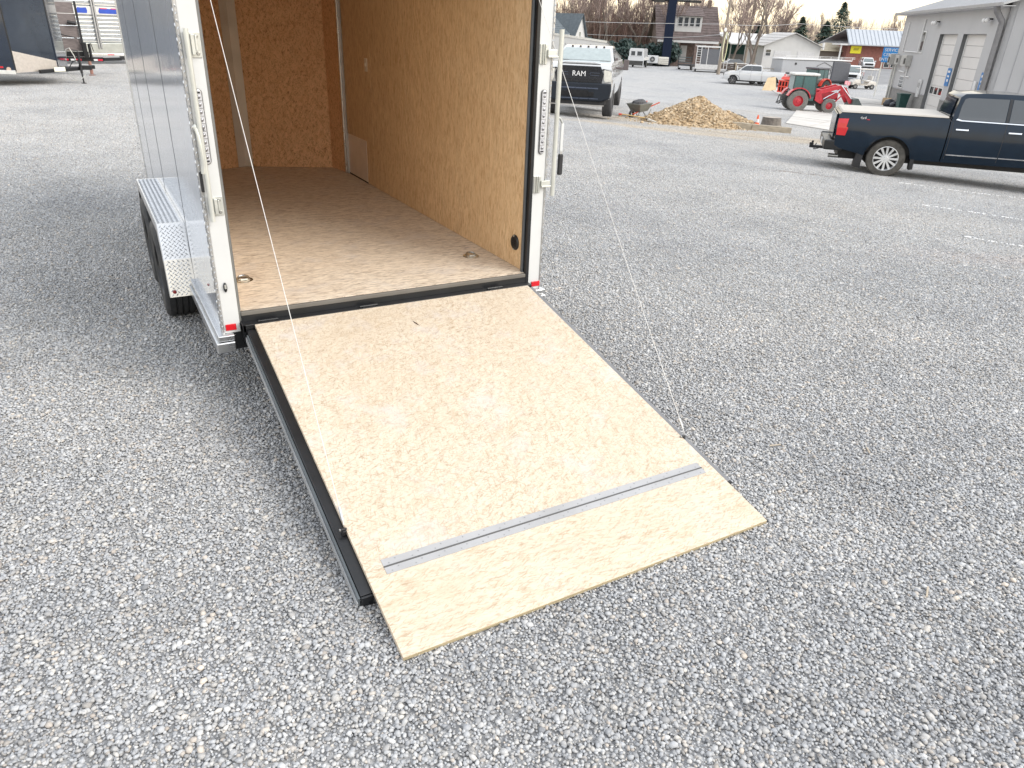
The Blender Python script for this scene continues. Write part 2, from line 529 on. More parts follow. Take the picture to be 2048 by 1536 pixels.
# concrete pad in front of the service building, cast in separate slabs
def slab(poly):
    bm = bmesh.new()
    f = bm.faces.new([bm.verts.new((x, y, gz(x)+.05)) for x, y in poly])
    r = bmesh.ops.extrude_face_region(bm, geom=[f])
    for v in r['geom']:
        if isinstance(v, bmesh.types.BMVert): v.co.z -= .16
    me = bpy.data.meshes.new('concrete_slab'); bm.to_mesh(me); bm.free()
    return me
pad = bpy.data.objects.new('concrete_pad', None); COL.objects.link(pad); pad['kind'] = 'structure'
pl, pr = Vector((26.7, 23.3)), Vector((26.6, 20.7))
fl, fr = Vector((43.5, 37.0)), Vector((48.5, 31.0))
def bil(u, v): return (pl*(1-u)+fl*u)*(1-v) + (pr*(1-u)+fr*u)*v
rows = [0,.3,.62,1.0]
g_ = .004
for i in range(3):
    for j in range(2):
        u0, u1, v0, v1 = rows[i]+g_, rows[i+1]-g_, j*.5+.006, j*.5+.494
        link('concrete_slab', slab([tuple(bil(a, b_)) for a, b_ in ((u0,v0),(u0,v1),(u1,v1),(u1,v0))]), concrete, pad)
for q in ([(43.9,37.3),(48.8,31.3),(53.2,36.2),(47.5,42.0)], [(47.9,42.4),(53.6,36.6),(57.5,41.2),(57.0,52.5)]):
    link('concrete_slab', slab(q), concrete, pad)

# ---------------------------------------------------------------- loose stones
def stone_mesh():
    rnd = np.random.RandomState(3)
    t = (1+5**.5)/2
    iv = np.array([(-1,t,0),(1,t,0),(-1,-t,0),(1,-t,0),(0,-1,t),(0,1,t),(0,-1,-t),(0,1,-t),(t,0,-1),(t,0,1),(-t,0,-1),(-t,0,1)], float)
    iv /= np.linalg.norm(iv[0])
    fi = np.array([(0,11,5),(0,5,1),(0,1,7),(0,7,10),(0,10,11),(1,5,9),(5,11,4),(11,10,2),(10,7,6),(7,1,8),(3,9,4),(3,4,2),(3,2,6),(3,6,8),(3,8,9),(4,9,5),(2,4,11),(6,2,10),(8,6,7),(9,8,1)])
    S = 2.0; step = .0108; n = int(S/step)
    gx, gy = np.meshgrid((np.arange(n)+.5)*step-S/2, (np.arange(n)+.5)*step-S/2)
    P = np.stack([gx.ravel(), gy.ravel()], 1) + rnd.uniform(-.0055, .0055, (n*n, 2))
    K = len(P)
    size = np.clip(rnd.lognormal(math.log(.0060), .32, K), .003, .0135)
    V = iv[None] * (1+rnd.uniform(-.34, .30, (K,12,1)))
    V = V * (size[:,None,None] * np.stack([rnd.uniform(.9,1.45,K), rnd.uniform(.75,1.1,K), rnd.uniform(.5,.8,K)], 1)[:,None,:])
    a = rnd.uniform(0, 2*np.pi, K); b = rnd.uniform(-.5, .5, K)
    ca, sa, cb, sb = np.cos(a)[:,None], np.sin(a)[:,None], np.cos(b)[:,None], np.sin(b)[:,None]
    x, y, z = V[...,0], V[...,1], V[...,2]
    x, z = x*cb - z*sb, x*sb + z*cb
    x, y = x*ca - y*sa, x*sa + y*ca
    V = np.stack([x + P[:,0:1], y + P[:,1:2], z + size[:,None]*.35 + rnd.uniform(-.0035, .005, (K,1))], 2)
    F = fi[None] + (np.arange(K)*12)[:,None,None]
    me = bpy.data.meshes.new('stone_patch')
    me.vertices.add(K*12); me.vertices.foreach_set('co', V.astype(np.float32).ravel())
    nf = K*20
    me.loops.add(nf*3); me.loops.foreach_set('vertex_index', F.astype(np.int32).ravel())
    me.polygons.add(nf); me.polygons.foreach_set('loop_start', np.arange(0, nf*3, 3, dtype=np.int32))
    me.update(calc_edges=True)
    at = me.attributes.new('shade', 'FLOAT', 'POINT')
    sh = np.clip(rnd.normal(.5, .2, K), 0, 1)
    at.data.foreach_set('value', np.repeat(sh, 12).astype(np.float32))
    at2 = me.attributes.new('warm', 'FLOAT', 'POINT')
    at2.data.foreach_set('value', np.repeat(rnd.uniform(0, 1, K), 12).astype(np.float32))
    return me
def stone_mat():
    m, nt, b = newmat('crushed_stone')
    a = nt.nodes.new('ShaderNodeAttribute'); a.attribute_name = 'shade'
    a2 = nt.nodes.new('ShaderNodeAttribute'); a2.attribute_name = 'warm'
    c = ramp(nt, a.outputs['Fac'], [(0, (.22,.222,.226)), (.35, (.37,.372,.376)), (.65, (.46,.459,.455)), (1, (.60,.592,.575))])
    c = mix(nt, 1, c, ramp(nt, a2.outputs['Fac'], [(0, (.97,.99,1.02)), (.6, (1,1,1)), (.9, (1.04,1.0,.94)), (1, (1.1,.98,.86))]), 'MULTIPLY')
    sp = noise(nt, 160, 3, objco(nt, world=True))
    c = mix(nt, 1, c, ramp(nt, sp.outputs['Fac'], [(.3, .86), (.7, 1.12)]), 'MULTIPLY')
    t = use_tint(nt)
    c = mix(nt, 1, c, t.outputs[0], 'MULTIPLY')
    nt.links.new(c, b.inputs['Base Color'])
    b.inputs['Roughness'].default_value = .82
    b.inputs['Specular IOR Level'].default_value = .25
    return m
patch = bpy.data.objects.new('stone_patch', stone_mesh())
patch.data.materials.append(stone_mat())
tiles = []; rots = []
rg = random.Random(11)
T = 2.0
for i in range(-13, 26):
    for j in range(-5, 24):
        x, y = i*T+1, j*T
        az = math.degrees(math.atan2(x, y)); d = math.hypot(x, y)
        if d > 44: continue
        if d > 12 and not (-34 < az < 84): continue
        
        q = rg.choice((0,1,2,3))*math.pi/2
        sl = -math.atan2(gz(x+.9)-gz(x-.9), 1.8)
        e = (Matrix.Rotation(sl, 3, 'Y') @ Matrix.Rotation(q, 3, 'Z')).to_euler()
        tiles.append((x, y, gz(x)+.002)); rots.append(tuple(e))
me = bpy.data.meshes.new('gravel'); me.from_pydata(tiles, [], [])
at = me.attributes.new('rot', 'FLOAT_VECTOR', 'POINT')
at.data.foreach_set('vector', np.array(rots, np.float32).ravel())
grav = bpy.data.objects.new('gravel', me); COL.objects.link(grav); grav['kind'] = 'stuff'
grav['label'] = 'loose grey crushed stone covering the lot'
ng = bpy.data.node_groups.new('spread_stones', 'GeometryNodeTree')
ng.interface.new_socket('Geometry', in_out='INPUT', socket_type='NodeSocketGeometry')
ng.interface.new_socket('Geometry', in_out='OUTPUT', socket_type='NodeSocketGeometry')
gi = ng.nodes.new('NodeGroupInput'); go = ng.nodes.new('NodeGroupOutput')
iop = ng.nodes.new('GeometryNodeInstanceOnPoints')
oi = ng.nodes.new('GeometryNodeObjectInfo'); oi.inputs['Object'].default_value = patch
na = ng.nodes.new('GeometryNodeInputNamedAttribute'); na.data_type = 'FLOAT_VECTOR'; na.inputs['Name'].default_value = 'rot'
m2p = ng.nodes.new('GeometryNodeMeshToPoints')
ng.links.new(gi.outputs[0], m2p.inputs[0]); ng.links.new(m2p.outputs[0], iop.inputs['Points'])
ng.links.new(oi.outputs['Geometry'], iop.inputs['Instance'])
e2r = ng.nodes.new('FunctionNodeEulerToRotation')
ng.links.new(na.outputs['Attribute'], e2r.inputs[0]); ng.links.new(e2r.outputs[0], iop.inputs['Rotation'])
ng.links.new(iop.outputs[0], go.inputs[0])
gmod = grav.modifiers.new('stones', 'NODES'); gmod.node_group = ng

# ---------------------------------------------------------------- the open cargo trailer
XL, XR = .452, 2.522           # body sides
YB = 4.03                       # rear face
TOP, RAIL = 2.62, .335
tr = thing('cargo_trailer', 'silver grey enclosed cargo trailer with its wood-floored rear ramp lowered onto the gravel', 'trailer', (0,0,0))

# exterior side panels (vertical seams)
seams = [YB+.02, 5.12, 6.32, 7.45, 8.35]
for i in range(4):
    for xs_ in (0, 1):
        x0 = XL if xs_ == 0 else XR-.012
        MB().box(x0, x0+.012, seams[i]+.003, seams[i+1]-.003, .40, TOP-.02).build('side_panel', side_metal, tr, bevel=.0025)
for i in range(1, 4):
    for xx in (XL-.0012, XR+.0012-.009):
        MB().box(xx, xx+.009, seams[i]-.006, seams[i]+.006, .40, TOP-.02).build('seam_gasket', pm('seam', (.06,.065,.075), .6), tr)
# v nose outside
for s, xe in ((-1, XL), (1, XR)):
    xm = (XL+XR)/2
    m = MB()
    m.prism([(xe, 8.352), (xm, 9.0), (xm, 9.03), (xe, 8.38)] , .40, TOP-.02, 'z')
    m.build('nose_panel', side_metal, tr)
# corner trim along the front edge, lower rails
MB().box(XL-.006, XL+.02, 8.33, 8.39, .38, TOP).build('front_corner_trim', alu, tr, bevel=.004)
for xx0, xx1 in ((XL-.028, XL+.06), (XR-.06, XR+.02)):
    m = MB()
    m.box(xx0, xx1, YB-.035, 8.36, RAIL+.035, .405); m.box(xx0-.014, xx1, YB-.042, 8.36, RAIL-.03, RAIL+.031)
    m.build('bottom_rail', alu, tr, bevel=.006)
# roof, undercarriage
MB().box(XL-.01, XR+.01, YB-.03, 8.9, TOP, TOP+.05).build('roof', white_paint, tr, bevel=.01)
m = MB()
for yy in np.arange(4.3, 8.4, .6): m.box(XL+.07, XR-.07, yy, yy+.05, .34, .49)
m.box(XL+.3, XL+.38, YB+.1, 9.4, .26, .34); m.box(XR-.38, XR-.3, YB+.1, 9.4, .26, .34)
m.box(XL+.06, XR-.06, YB+.01, YB+.07, .30, .475)
m.build('chassis_frame', black_frame, tr)

# floor
MB().box(XL+.02, XR-.02, YB+.02, 8.3, .497, .522).build('floor', floor_wood, tr)
tip = MB(); tip.prism([(XL+.05, 8.30), (XR-.05, 8.30), (XR-.1, 8.36), (1.49, 8.82), (XL+.1, 8.36)], .496, .521, 'z')
tip.build('floor_tip', floor_wood, tr)
# interior lining: right wall boards with fine joints, left wall, nose boards
WX = 2.407; LX = .567
wy = [YB+.052, 5.09, 6.16, 7.03, 7.86]
for i in range(4):
    MB().box(WX, WX+.012, wy[i]+.003, wy[i+1]-.003, .524, TOP-.04).build('wall_board', wall_wood, tr)
    MB().box(LX-.012, LX, wy[i]+.003, wy[i+1]-.003, .524, TOP-.04).build('wall_board', wall_wood, tr)
for i in range(1, 4):
    MB().box(WX+.004, WX+.0118, wy[i]-.0028, wy[i]+.0028, .524, TOP-.05).build('joint_strip', pm('joint_dark', (.05,.03,.02), .8), tr)
def vboard(p, q, mat_, name, t=.012, z0=.524, z1=TOP-.04):
    p = Vector(p); q = Vector(q); d = (q-p).normalized(); n = Vector((-d.y, d.x))*t
    m = MB(); m.prism([tuple(p), tuple(q), tuple(q+n), tuple(p+n)], z0, z1, 'z')
    return m.build(name, mat_, tr)
APX = (1.455, 8.55)
vboard((2.395, 7.90), (2.335, 8.20), front_wood, 'corner_board')
vboard((2.335, 8.215), APX, front_wood, 'nose_board')
vboard(APX, (.62, 8.20), front_wood, 'nose_board')
vboard((.62, 8.20), (.567, 7.90), front_wood, 'corner_board')
MB().box(LX, WX, 4.1, 8.5, TOP-.035, TOP-.01).build('ceiling_panel', pm('ceiling_white', (.75,.74,.72), .6, var=.05), tr)
m = MB(); m.prism([(LX+.06,8.25),(WX-.06,8.25),(APX[0],APX[1]+.02)], TOP-.04, TOP-.036, 'z'); m.build('nose_ceiling', pm('ceiling_white', (.5,.5,.5)), tr)
# metal cover strip up the nose
m = MB()
m.prism([(1.375, 8.500), (1.452, 8.528), (1.53, 8.502), (1.53, 8.494), (1.452, 8.520), (1.375, 8.492)], .526, TOP-.05, 'z')
m.build('nose_strip', pm('brushed_strip', (.66,.62,.56), .4, .25, var=.12, sc=3), tr)
m = MB(); m.box(2.372, 2.394, 7.865, 7.9, .524, TOP-.05); m.build('corner_moulding', alu, tr, bevel=.004)
m = MB(); m.box(2.383, 2.405, 7.83, 7.864, .524, TOP-.05); m.build('corner_moulding', alu_dull, tr, bevel=.003)
m = MB(); m.cbox((2.337, 8.200, 1.55), (.012, .012, 2.05)); m.build('thin_moulding', pm('tan_moulding', (.50,.38,.28), .5), tr)
# kick plate and switch and vent on the right wall
MB().box(WX-.004, WX-.001, 7.235, 7.83, .53, .935).build('kick_plate', pm('kick_plate', (.76,.68,.61), .38, .2, var=.06), tr)
MB().box(WX-.006, WX-.001, 7.235, 7.83, .520, .535).build('kick_gap', black_rough, tr)
sw = MB().box(WX-.008, WX-.001, 7.10, 7.17, 1.575, 1.69).build('switch_plate', pm('ivory', (.72,.64,.52), .4), tr, bevel=.003)
MB().box(WX-.016, WX-.008, 7.128, 7.142, 1.62, 1.65).build('toggle', pm('ivory', (.7,.6,.5)), sw)
m = MB(); m.lathe([(.0, -.012), (.044, -.012), (.052, -.004), (.052, 0)], (WX, 4.196, .69), 'x', 24)
vn = m.build('floor_vent', black_frame, tr, smooth=30)
m = MB()
for k in range(5): m.box(WX-.017, WX-.0125, 4.165, 4.227, .668+k*.011, .672+k*.011)
m.build('louvre', black_rough, vn)
for sy, sz in ((-.0, .045), (0, -.045)): MB().cyl((WX-.016, 4.196+sy, .69+sz), (WX-.01, 4.196+sy, .69+sz), .005, 8).build('screw', galv, vn)
# recessed floor rings
for rx, ry, rr in ((2.238, 4.53, .3), (.684, 4.585, 0)):
    m = MB(); m.lathe([(.018, .001), (.03, -.002), (.056, .003), (.058, .001)], (rx, ry, .522), 'z', 20)
    d = m.build('tie_down', pm('zinc', (.55,.53,.42), .3, 1, var=.2), tr, smooth=30)
    m = MB()
    pts = [(rx+.034*math.cos(a), ry+.028*math.sin(a), .531+.012*math.sin(a)) for a in np.linspace(-.4, math.pi+.4, 12)]
    m.tube(pts, .006, 8); m.build('ring', steel, d, smooth=40)
    MB().box(rx-.022, rx+.022, ry-.026, ry-.010, .524, .536).build('ring_clip', galv, d, bevel=.003)

# rear frame: white posts, black jambs, sill
pL = MB().box(XL+.014, .552, YB, YB+.03, .405, TOP).build('rear_post', white_paint, tr, bevel=.003)
pR = MB().box(2.424, XR-.006, YB, YB+.03, .405, TOP).build('rear_post', white_paint, tr, bevel=.003)
MB().box(.552, 2.424, YB, YB+.03, TOP-.10, TOP).build('rear_header', white_paint, tr)
MB().box(.5525, .564, YB+.004, YB+.05, .45, TOP-.1).build('jamb', grey_trim, tr)
MB().box(2.3995, 2.4235, YB-.004, YB+.045, .455, TOP-.1).build('jamb', black_frame, tr, bevel=.003)
MB().box(2.386, 2.399, YB+.03, YB+.052, .50, TOP-.1).build('door_seal', pm('seal', (.10,.11,.12), .45), tr, bevel=.003)
MB().box(.5642, .5695, YB+.03, YB+.052, .50, TOP-.1).build('door_seal', pm('seal', (.10,.11,.12), .45), tr)
m = MB(); m.box(.5645, 2.399, YB-.004, YB+.0195, .495, .519); m.build('sill_edge', pm('sill', (.14,.13,.115), .5), tr, bevel=.003)
MB().box(.5645, 2.399, YB-.003, YB+.0185, .44, .4948).build('sill_face', black_frame, tr)
m = MB(); m.box(.556, 2.420, YB-.058, YB-.0045, .415, .460); m.build('hinge_bar', black_frame, tr, bevel=.004)
m = MB(); m.box(.556, .572, YB-.058, YB, .36, .466); m.build('sill_bracket', black_frame, tr)
for hx in (.70, 1.29, 2.15):
    m = MB(); m.tube([(hx-.055, YB-.035, .464), (hx+.055, YB-.035, .464)], .007, 10); m.box(hx-.04, hx+.04, YB-.055, YB-.03, .458, .463)
    m.build('ramp_hinge', black_frame, tr, smooth=40)
# diamond-pressed corner strips: a folded angle with raised lugs
def lug(m, c, L, W, H, u, v, n):
    """raised lens; u = long axis, v = short axis, n = outward"""
    c = Vector(c); u = Vector(u); v = Vector(v); n = Vector(n)
    P = [c-u*L/2, c-v*W/2, c+u*L/2, c+v*W/2, c+n*H-u*L*.18, c+n*H+u*L*.18]
    m.add([tuple(p) for p in P], [(0,1,4),(1,2,5),(1,5,4),(2,3,5),(3,0,4),(3,4,5)])
for xe, sg in ((XL, 1), (XR, -1)):
    m = MB(); m.box(min(xe, xe+sg*.014), max(xe, xe+sg*.014), YB-.006, YB+.045, .40, TOP)
    m.build('corner_strip', alu_dull, tr, bevel=.004)
    m = MB(); z = .42; k = 0
    while z < TOP:
        a = .7 if k % 2 else -.7
        u = (math.cos(a)*.55, 0, math.sin(a)); v = (-math.sin(a), 0, math.cos(a)*.5)
        lug(m, (xe+sg*.007, YB-.006, z), .028, .011, .0045, u, v, (0,-1,0))
        lug(m, (xe-sg*.000, YB+.020, z+.014), .028, .011, .004, (0, math.cos(a)*.55, math.sin(a)), (0, -math.sin(a), math.cos(a)*.5), (-sg,0,0))
        z += .031; k += 1
    m.build('tread_lugs', alu, tr, kind='stuff')
# reflectors, lights
for x0, x1 in ((.474, .530), (2.448, 2.512)):
    MB().box(x0, x1, YB-.008, YB-.0005, .422, .458).build('reflector', red_lens, tr, bevel=.002)
m = MB(); m.ell((.502, YB-.004, .672), (.0105, .012, .028)); lb = m.build('licence_light', black_frame, tr, smooth=60)
MB().box(.497, .507, YB-.019, YB-.015, .668, .690).build('lens', galv, lb)
clear_lens = pm('clear_lens', (.62,.62,.64), .08, .25, var=.2, sc=60, coat=1)
def tail_lamp(x, z0, z1):
    hw = .0165
    body = [(x-hw, z0+hw), (x-hw, z1-hw)]
    def pill(w_, a, b_):
        P = [(x+w_*math.cos(t), b_-w_+w_*math.sin(t)) for t in np.linspace(0, math.pi, 9)]
        P += [(x+w_*math.cos(t), a+w_+w_*math.sin(t)) for t in np.linspace(math.pi, 2*math.pi, 9)]
        return P
    h = MB().prism(pill(hw+.004, z0-.005, z1+.005), YB-.006, YB-.001).build('tail_lamp', pm('lamp_rim', (.18,.18,.18), .3, .6), tr, bevel=.002)
    MB().prism(pill(hw-.001, z0, z1), YB-.013, YB-.0062).build('lens', clear_lens, h, bevel=.003)
    n = 9
    for i in range(n):
        zc = z0+.034+(z1-z0-.068)*i/(n-1)
        m = MB(); m.lathe([(0,-.004),(.006,-.004),(.0095,-.001),(.0095,0)], (x, YB-.0132, zc), 'y', 12)
        m.build('diode_cup', pm('cup', (.30,.30,.32), .15, .8), h, smooth=50)
        if i < n-1:
            MB().box(x-.0145, x+.0145, YB-.0145, YB-.0131, zc+.0175, zc+.0195).build('rib', grey_trim, h)
    for zc in (z0+.014, z1-.014):
        MB().box(x-.010, x+.010, YB-.0155, YB-.0131, zc-.004, zc+.004).build('end_clip', black_rough, h)
    return h
tl = tail_lamp(.504, 1.325, 1.675)
tail_lamp(2.470, 1.295, 1.665)

def text(name, s, size, mat, parent, loc, rot, ext=.001, align='CENTER'):
    cu = bpy.data.curves.new(name, 'FONT'); cu.body = s; cu.size = size; cu.extrude = ext
    cu.align_x = align; cu.align_y = 'CENTER'
    o = bpy.data.objects.new(name, cu); COL.objects.link(o)
    bpy.context.view_layer.update()
    me = bpy.data.meshes.new_from_object(o)
    bpy.data.objects.remove(o)
    me.materials.clear(); me.materials.append(mat)
    o = bpy.data.objects.new(name, me); COL.objects.link(o)
    if parent: o.parent = parent
    o.location = loc; o.rotation_euler = rot
    return o
text('lettering', '8', .022, black_rough, tl, (.504, YB-.015, 1.49), (R(90), 0, 0))

# lock gear: plates with keeper, round bar, handle
def lock_plate(x0, x1, z0, z1, mat_):
    p = MB().box(x0, x1, YB-.006, YB-.0008, z0, z1).build('lock_bracket', mat_, tr, bevel=.0015)
    for zz in (z0+.018, z1-.018):
        MB().lathe([(0,-.008),(.006,-.008),(.009,-.003),(.009,0)], (x1-.018, YB-.006, zz), 'y', 10).build('screw', steel, p, smooth=40)
    return p
for z0, z1 in ((1.815, 1.925), (1.063, 1.160)):
    p = lock_plate(.478, .550, z0, z1, galv)
    m = MB()
    m.bar((.512, YB-.02, z1-.008), (.512, YB-.02, z0+.012), .016, .024); m.bar((.526, YB-.03, z1-.012), (.526, YB-.03, z0+.03), .008, .012)
    m.build('keeper', galv, p, bevel=.002)
MB().tube([(.487, YB-.034, 1.04), (.487, YB-.034, 1.94)], .0115, 12).build('lock_bar', pm('bar_paint', (.60,.61,.57), .35, .4), tr, smooth=40)
m = MB(); m.tube([(.470, YB-.028, 1.50), (.474, YB-.036, 1.47), (.478, YB-.046, 1.40), (.479, YB-.046, 1.33), (.473, YB-.036, 1.285)], [.010,.009,.009,.009,.011], 8)
m.ell((.470, YB-.02, 1.50), (.013,.012,.02), 8, 6)
m.build('latch_handle', pm('bar_paint', (.6,.6,.55)), tr, smooth=40)
MB().box(.4535, .468, YB-.03, YB-.0065, 1.19, 1.29).build('rubber_stop', black_frame, tr, bevel=.003)
# right post hardware
for z0, z1 in ((1.81, 1.92), (1.052, 1.158)):
    p = lock_plate(2.428, 2.478, z0, z1, galv)
    m = MB(); m.box(2.444, 2.449, YB-.018, YB-.006, z0, z1); m.box(2.456, 2.461, YB-.018, YB-.006, z0, z1)
    m.box(2.476, 2.54, YB-.02, YB-.007, z0+.038, z1-.03); m.box(2.476, 2.545, YB-.028, YB-.02, z0+.036, z0+.046)
    m.build('keeper', pm('bar_paint', (.6,.6,.55)), p, bevel=.002)
MB().tube([(2.562, YB-.02, 1.03), (2.562, YB-.02, 2.0)], .0145, 12).build('lock_bar', pm('bar_paint', (.6,.6,.55)), tr, smooth=40)
h = MB().box(2.612, 2.634, YB+.00, YB+.012, 1.30, 1.47).build('bar_handle', white_paint, tr, bevel=.004)
m = MB(); m.box(2.609, 2.640, YB-.006, YB+.018, 1.155, 1.285); m.build('grip', black_rough, h, bevel=.007)
m = MB(); m.box(2.616, 2.632, YB+.001, YB+.011, 1.28, 1.305); m.build('tang', alu, h)
m = MB(); m.tube([(2.623, YB+.006, 1.47), (2.60, YB+.0, 1.50), (2.565, YB-.01, 1.51)], .007, 8); m.build('link', galv, h, smooth=40)

# ramp door, hinged at the sill and lying down to the ground
H0 = Vector((0, 3.968, .458)); F0 = Vector((0, 1.748, .026))
rd_ = (F0-H0); RLEN = rd_.length; ang = math.atan2(-rd_.z, -rd_.y)
rampd = bpy.data.objects.new('ramp_door', None); COL.objects.link(rampd); rampd.parent = tr
rampd.location = H0; rampd.rotation_euler = (ang, 0, 0)   # local -Y runs down the ramp, local +Z is its upper face
RX0, RX1 = .621, 2.385
JH = 1.868                        # hinge line, metres down the slope
MB().box(RX0, RX1, -JH+.0004, 0, -.02, 0).build('ramp_board', ramp_wood, rampd, bevel=.0015)
MB().box(RX0, RX1, -RLEN, -JH-.0004, -.02, 0).build('ramp_flap', flap_wood, rampd, bevel=.0015)
m = MB(); m.box(RX0+.001, RX1-.001, -RLEN-.0012, -RLEN+.002, -.019, -.002); m.build('flap_edge', edge_wood, rampd)
for a, b_ in ((-JH+.0035, -JH+.038), (-JH-.036, -JH-.0035)):
    lf = MB().box(.695, 2.325, a, b_, .0003, .0022).build('hinge_leaf', pm('leaf_metal', (.40,.40,.405), .5, .2, var=.08, sc=5, dirt=.3), rampd)
    for k in range(17):
        x = .72+k*.0985
        for q in (.3, .7):
            xq = x+(.03 if q > .5 else 0)
            MB().cyl((xq, a+(b_-a)*q, .0022), (xq, a+(b_-a)*q, .0030), .003, 6).build('screw', pm('screw_dark', (.3,.3,.3), .4, .5), lf)
MB().tube([(.695, -JH, .002), (2.325, -JH, .002)], .0036, 8).build('hinge_pin', pm('pin', (.10,.10,.10), .4, .5), rampd)
MB().prism([(1.247,-.0),(1.262,-.03),(1.268,-.062),(1.258,-.05),(1.248,-.02)], .0002, .0008, 'z').build('dark_gouge', pm('gouge', (.06,.035,.025), .9), rampd).location = (.232,-.205,0)
# frame below the board: outer skin, channel both sides
m = MB(); m.box(.575, .624, -1.945, -.012, -.050, -.024)
m.build('frame_channel', black_frame, rampd, bevel=.003)
m = MB(); m.box(.5642, .5735, -1.95, -.05, -.075, -.030); m.build('frame_edge', pm('edge_metal', (.10,.115,.125), .35, .3), rampd, bevel=.002)
m = MB(); m.box(.5595, .5635, -1.953, -.04, -.080, -.050); m.build('skin_edge', pm('skin_edge', (.42,.43,.44), .4, .4), rampd)
m = MB(); m.box(.5755, .625, -1.956, -1.946, -.078, -.028); m.build('frame_end', black_frame, rampd, bevel=.002)
MB().box(.5755, RX1, -1.95, -.04, -.080, -.052).build('outer_skin', pm('skin', (.3,.31,.33), .3, .5), rampd)
MB().box(RX1+.0005, 2.412, -1.985, -.02, -.078, -.004).build('side_rail', pm('rail_grey', (.20,.20,.205), .45, .3), rampd, bevel=.003)
MB().box(RX1+.002, 2.412, -1.997, -1.986, -.078, -.006).build('rail_cap', black_rough, rampd)
MB().box(.626, 2.38, -1.944, -1.86, -.051, -.021).build('cross_member', black_frame, rampd)
# anchor bolts at the cable ends
for sx, yl in ((.612, -1.628), (2.392, -1.645)):
    m = MB(); m.box(sx-.008, sx+.008, yl-.012, yl+.012, -.024, .001); m.tube([(sx-.014, yl, .004), (sx+.012, yl, .004)], .005, 8)
    an = m.build('cable_anchor', black_rough, rampd, bevel=.002)
    MB().tube([(sx-.019, yl, .004), (sx-.014, yl, .004)], .0065, 8).build('nut', steel, an)
# cables
for a, b_ in (((.600, 4.10, 2.29), (.613, 2.368, .172)), ((2.365, 4.09, 2.30), (2.392, 2.352, .172))):
    a = Vector(a); b_ = Vector(b_); d = b_-a
    pts = [a+d*t+Vector((0,0,-.012*math.sin(math.pi*t))) for t in np.linspace(0,1,14)]
    cb = MB().tube(pts, .0017, 6).build('ramp_cable', cable_mat, tr, smooth=50)
    e = pts[-1]; u = (pts[-2]-e).normalized()
    MB().tube([e+u*.02, e+u*.075], .0055, 8).build('crimp', alu, cb, smooth=40)

# fender and wheels on the left
FX0, FX1 = .285, XL-.001
prof = [(5.075,.30), (5.128,.54), (5.20,.765), (6.80,.765), (6.90,.54), (6.95,.32)]
th = .008
m = MB()
inn = [(5.085,.30), (5.138,.54), (5.208,.757), (6.792,.757), (6.89,.54), (6.94,.32)]
m.prism(prof + inn[::-1], FX0, FX1, 'x')
fe = m.build('fender', pm('fender_plate', (.66,.67,.68), .26, 1, var=.06, sc=8), tr)
m = MB()
m.prism([(5.075,.30), (5.128,.54), (5.20,.765), (6.80,.765), (6.90,.54), (6.95,.32), (6.90,.34), (6.80,.62), (6.72,.70), (5.28,.70), (5.20,.62), (5.135,.50), (5.11,.31)], FX0-.004, FX0-.0005, 'x')
m.build('fender_skirt', alu_dull, fe)
m = MB()
def lugs(m, P, u, v, n, lu, lv, p=.033):
    """basket of alternating lugs over a rectangle at P spanned by u*lu, v*lv"""
    P = Vector(P); u = Vector(u); v = Vector(v); n = Vector(n)
    q = p*.62; d1_ = (u+v).normalized(); d2_ = (u-v).normalized()
    n_ = int((lu+lv)/q)+2
    for i in range(-n_, n_):
        for j in range(-n_, n_):
            a = (i+j)*q*.7071; b_ = (i-j)*q*.7071
            if not (.012 < a < lu-.012 and .012 < b_ < lv-.012): continue
            uu, vv = (d1_, d2_) if (i+j) % 2 else (d2_, d1_)
            lug(m, P+u*a+v*b_, .027, .009, .0032, uu, vv, n)
fxw = FX1-FX0
lugs(m, (FX0, 5.21, .7652), (1,0,0), (0,1,0), (0,0,1), fxw, 1.58)
d1 = Vector((0, 5.20-5.128, .765-.54)); l1 = d1.length; d1.normalize()
lugs(m, (FX0, 5.128, .54), (1,0,0), d1, Vector((0,-d1.z,d1.y)), fxw, l1)
d2 = Vector((0, 5.128-5.075, .54-.30)); l2 = d2.length; d2.normalize()
lugs(m, (FX0, 5.075, .30), (1,0,0), d2, Vector((0,-d2.z,d2.y)), fxw, l2)
m.build('tread_lugs', alu, fe, kind='stuff')
mk = MB().lathe([(0,-.014),(.010,-.014),(.013,-.006),(.013,0)], (FX0+.03, 5.083, .335), 'y', 12).build('marker_lamp', pm('dark_red_lens', (.25,.02,.02), .2, coat=.5), fe, smooth=40)
m = MB().lathe([(0,-.008),(.005,-.008),(.006,0)], (FX0+.015, 5.6, .765), 'z', 8)
m.build('fender_bolt', steel, fe)
tag_ = MB().lathe([(0,-.006),(.007,-.005),(.008,0)], (XL-.001, 4.33, .60), 'x', 10).build('side_marker', pm('dark_red_lens', (.25,.02,.02)), tr)

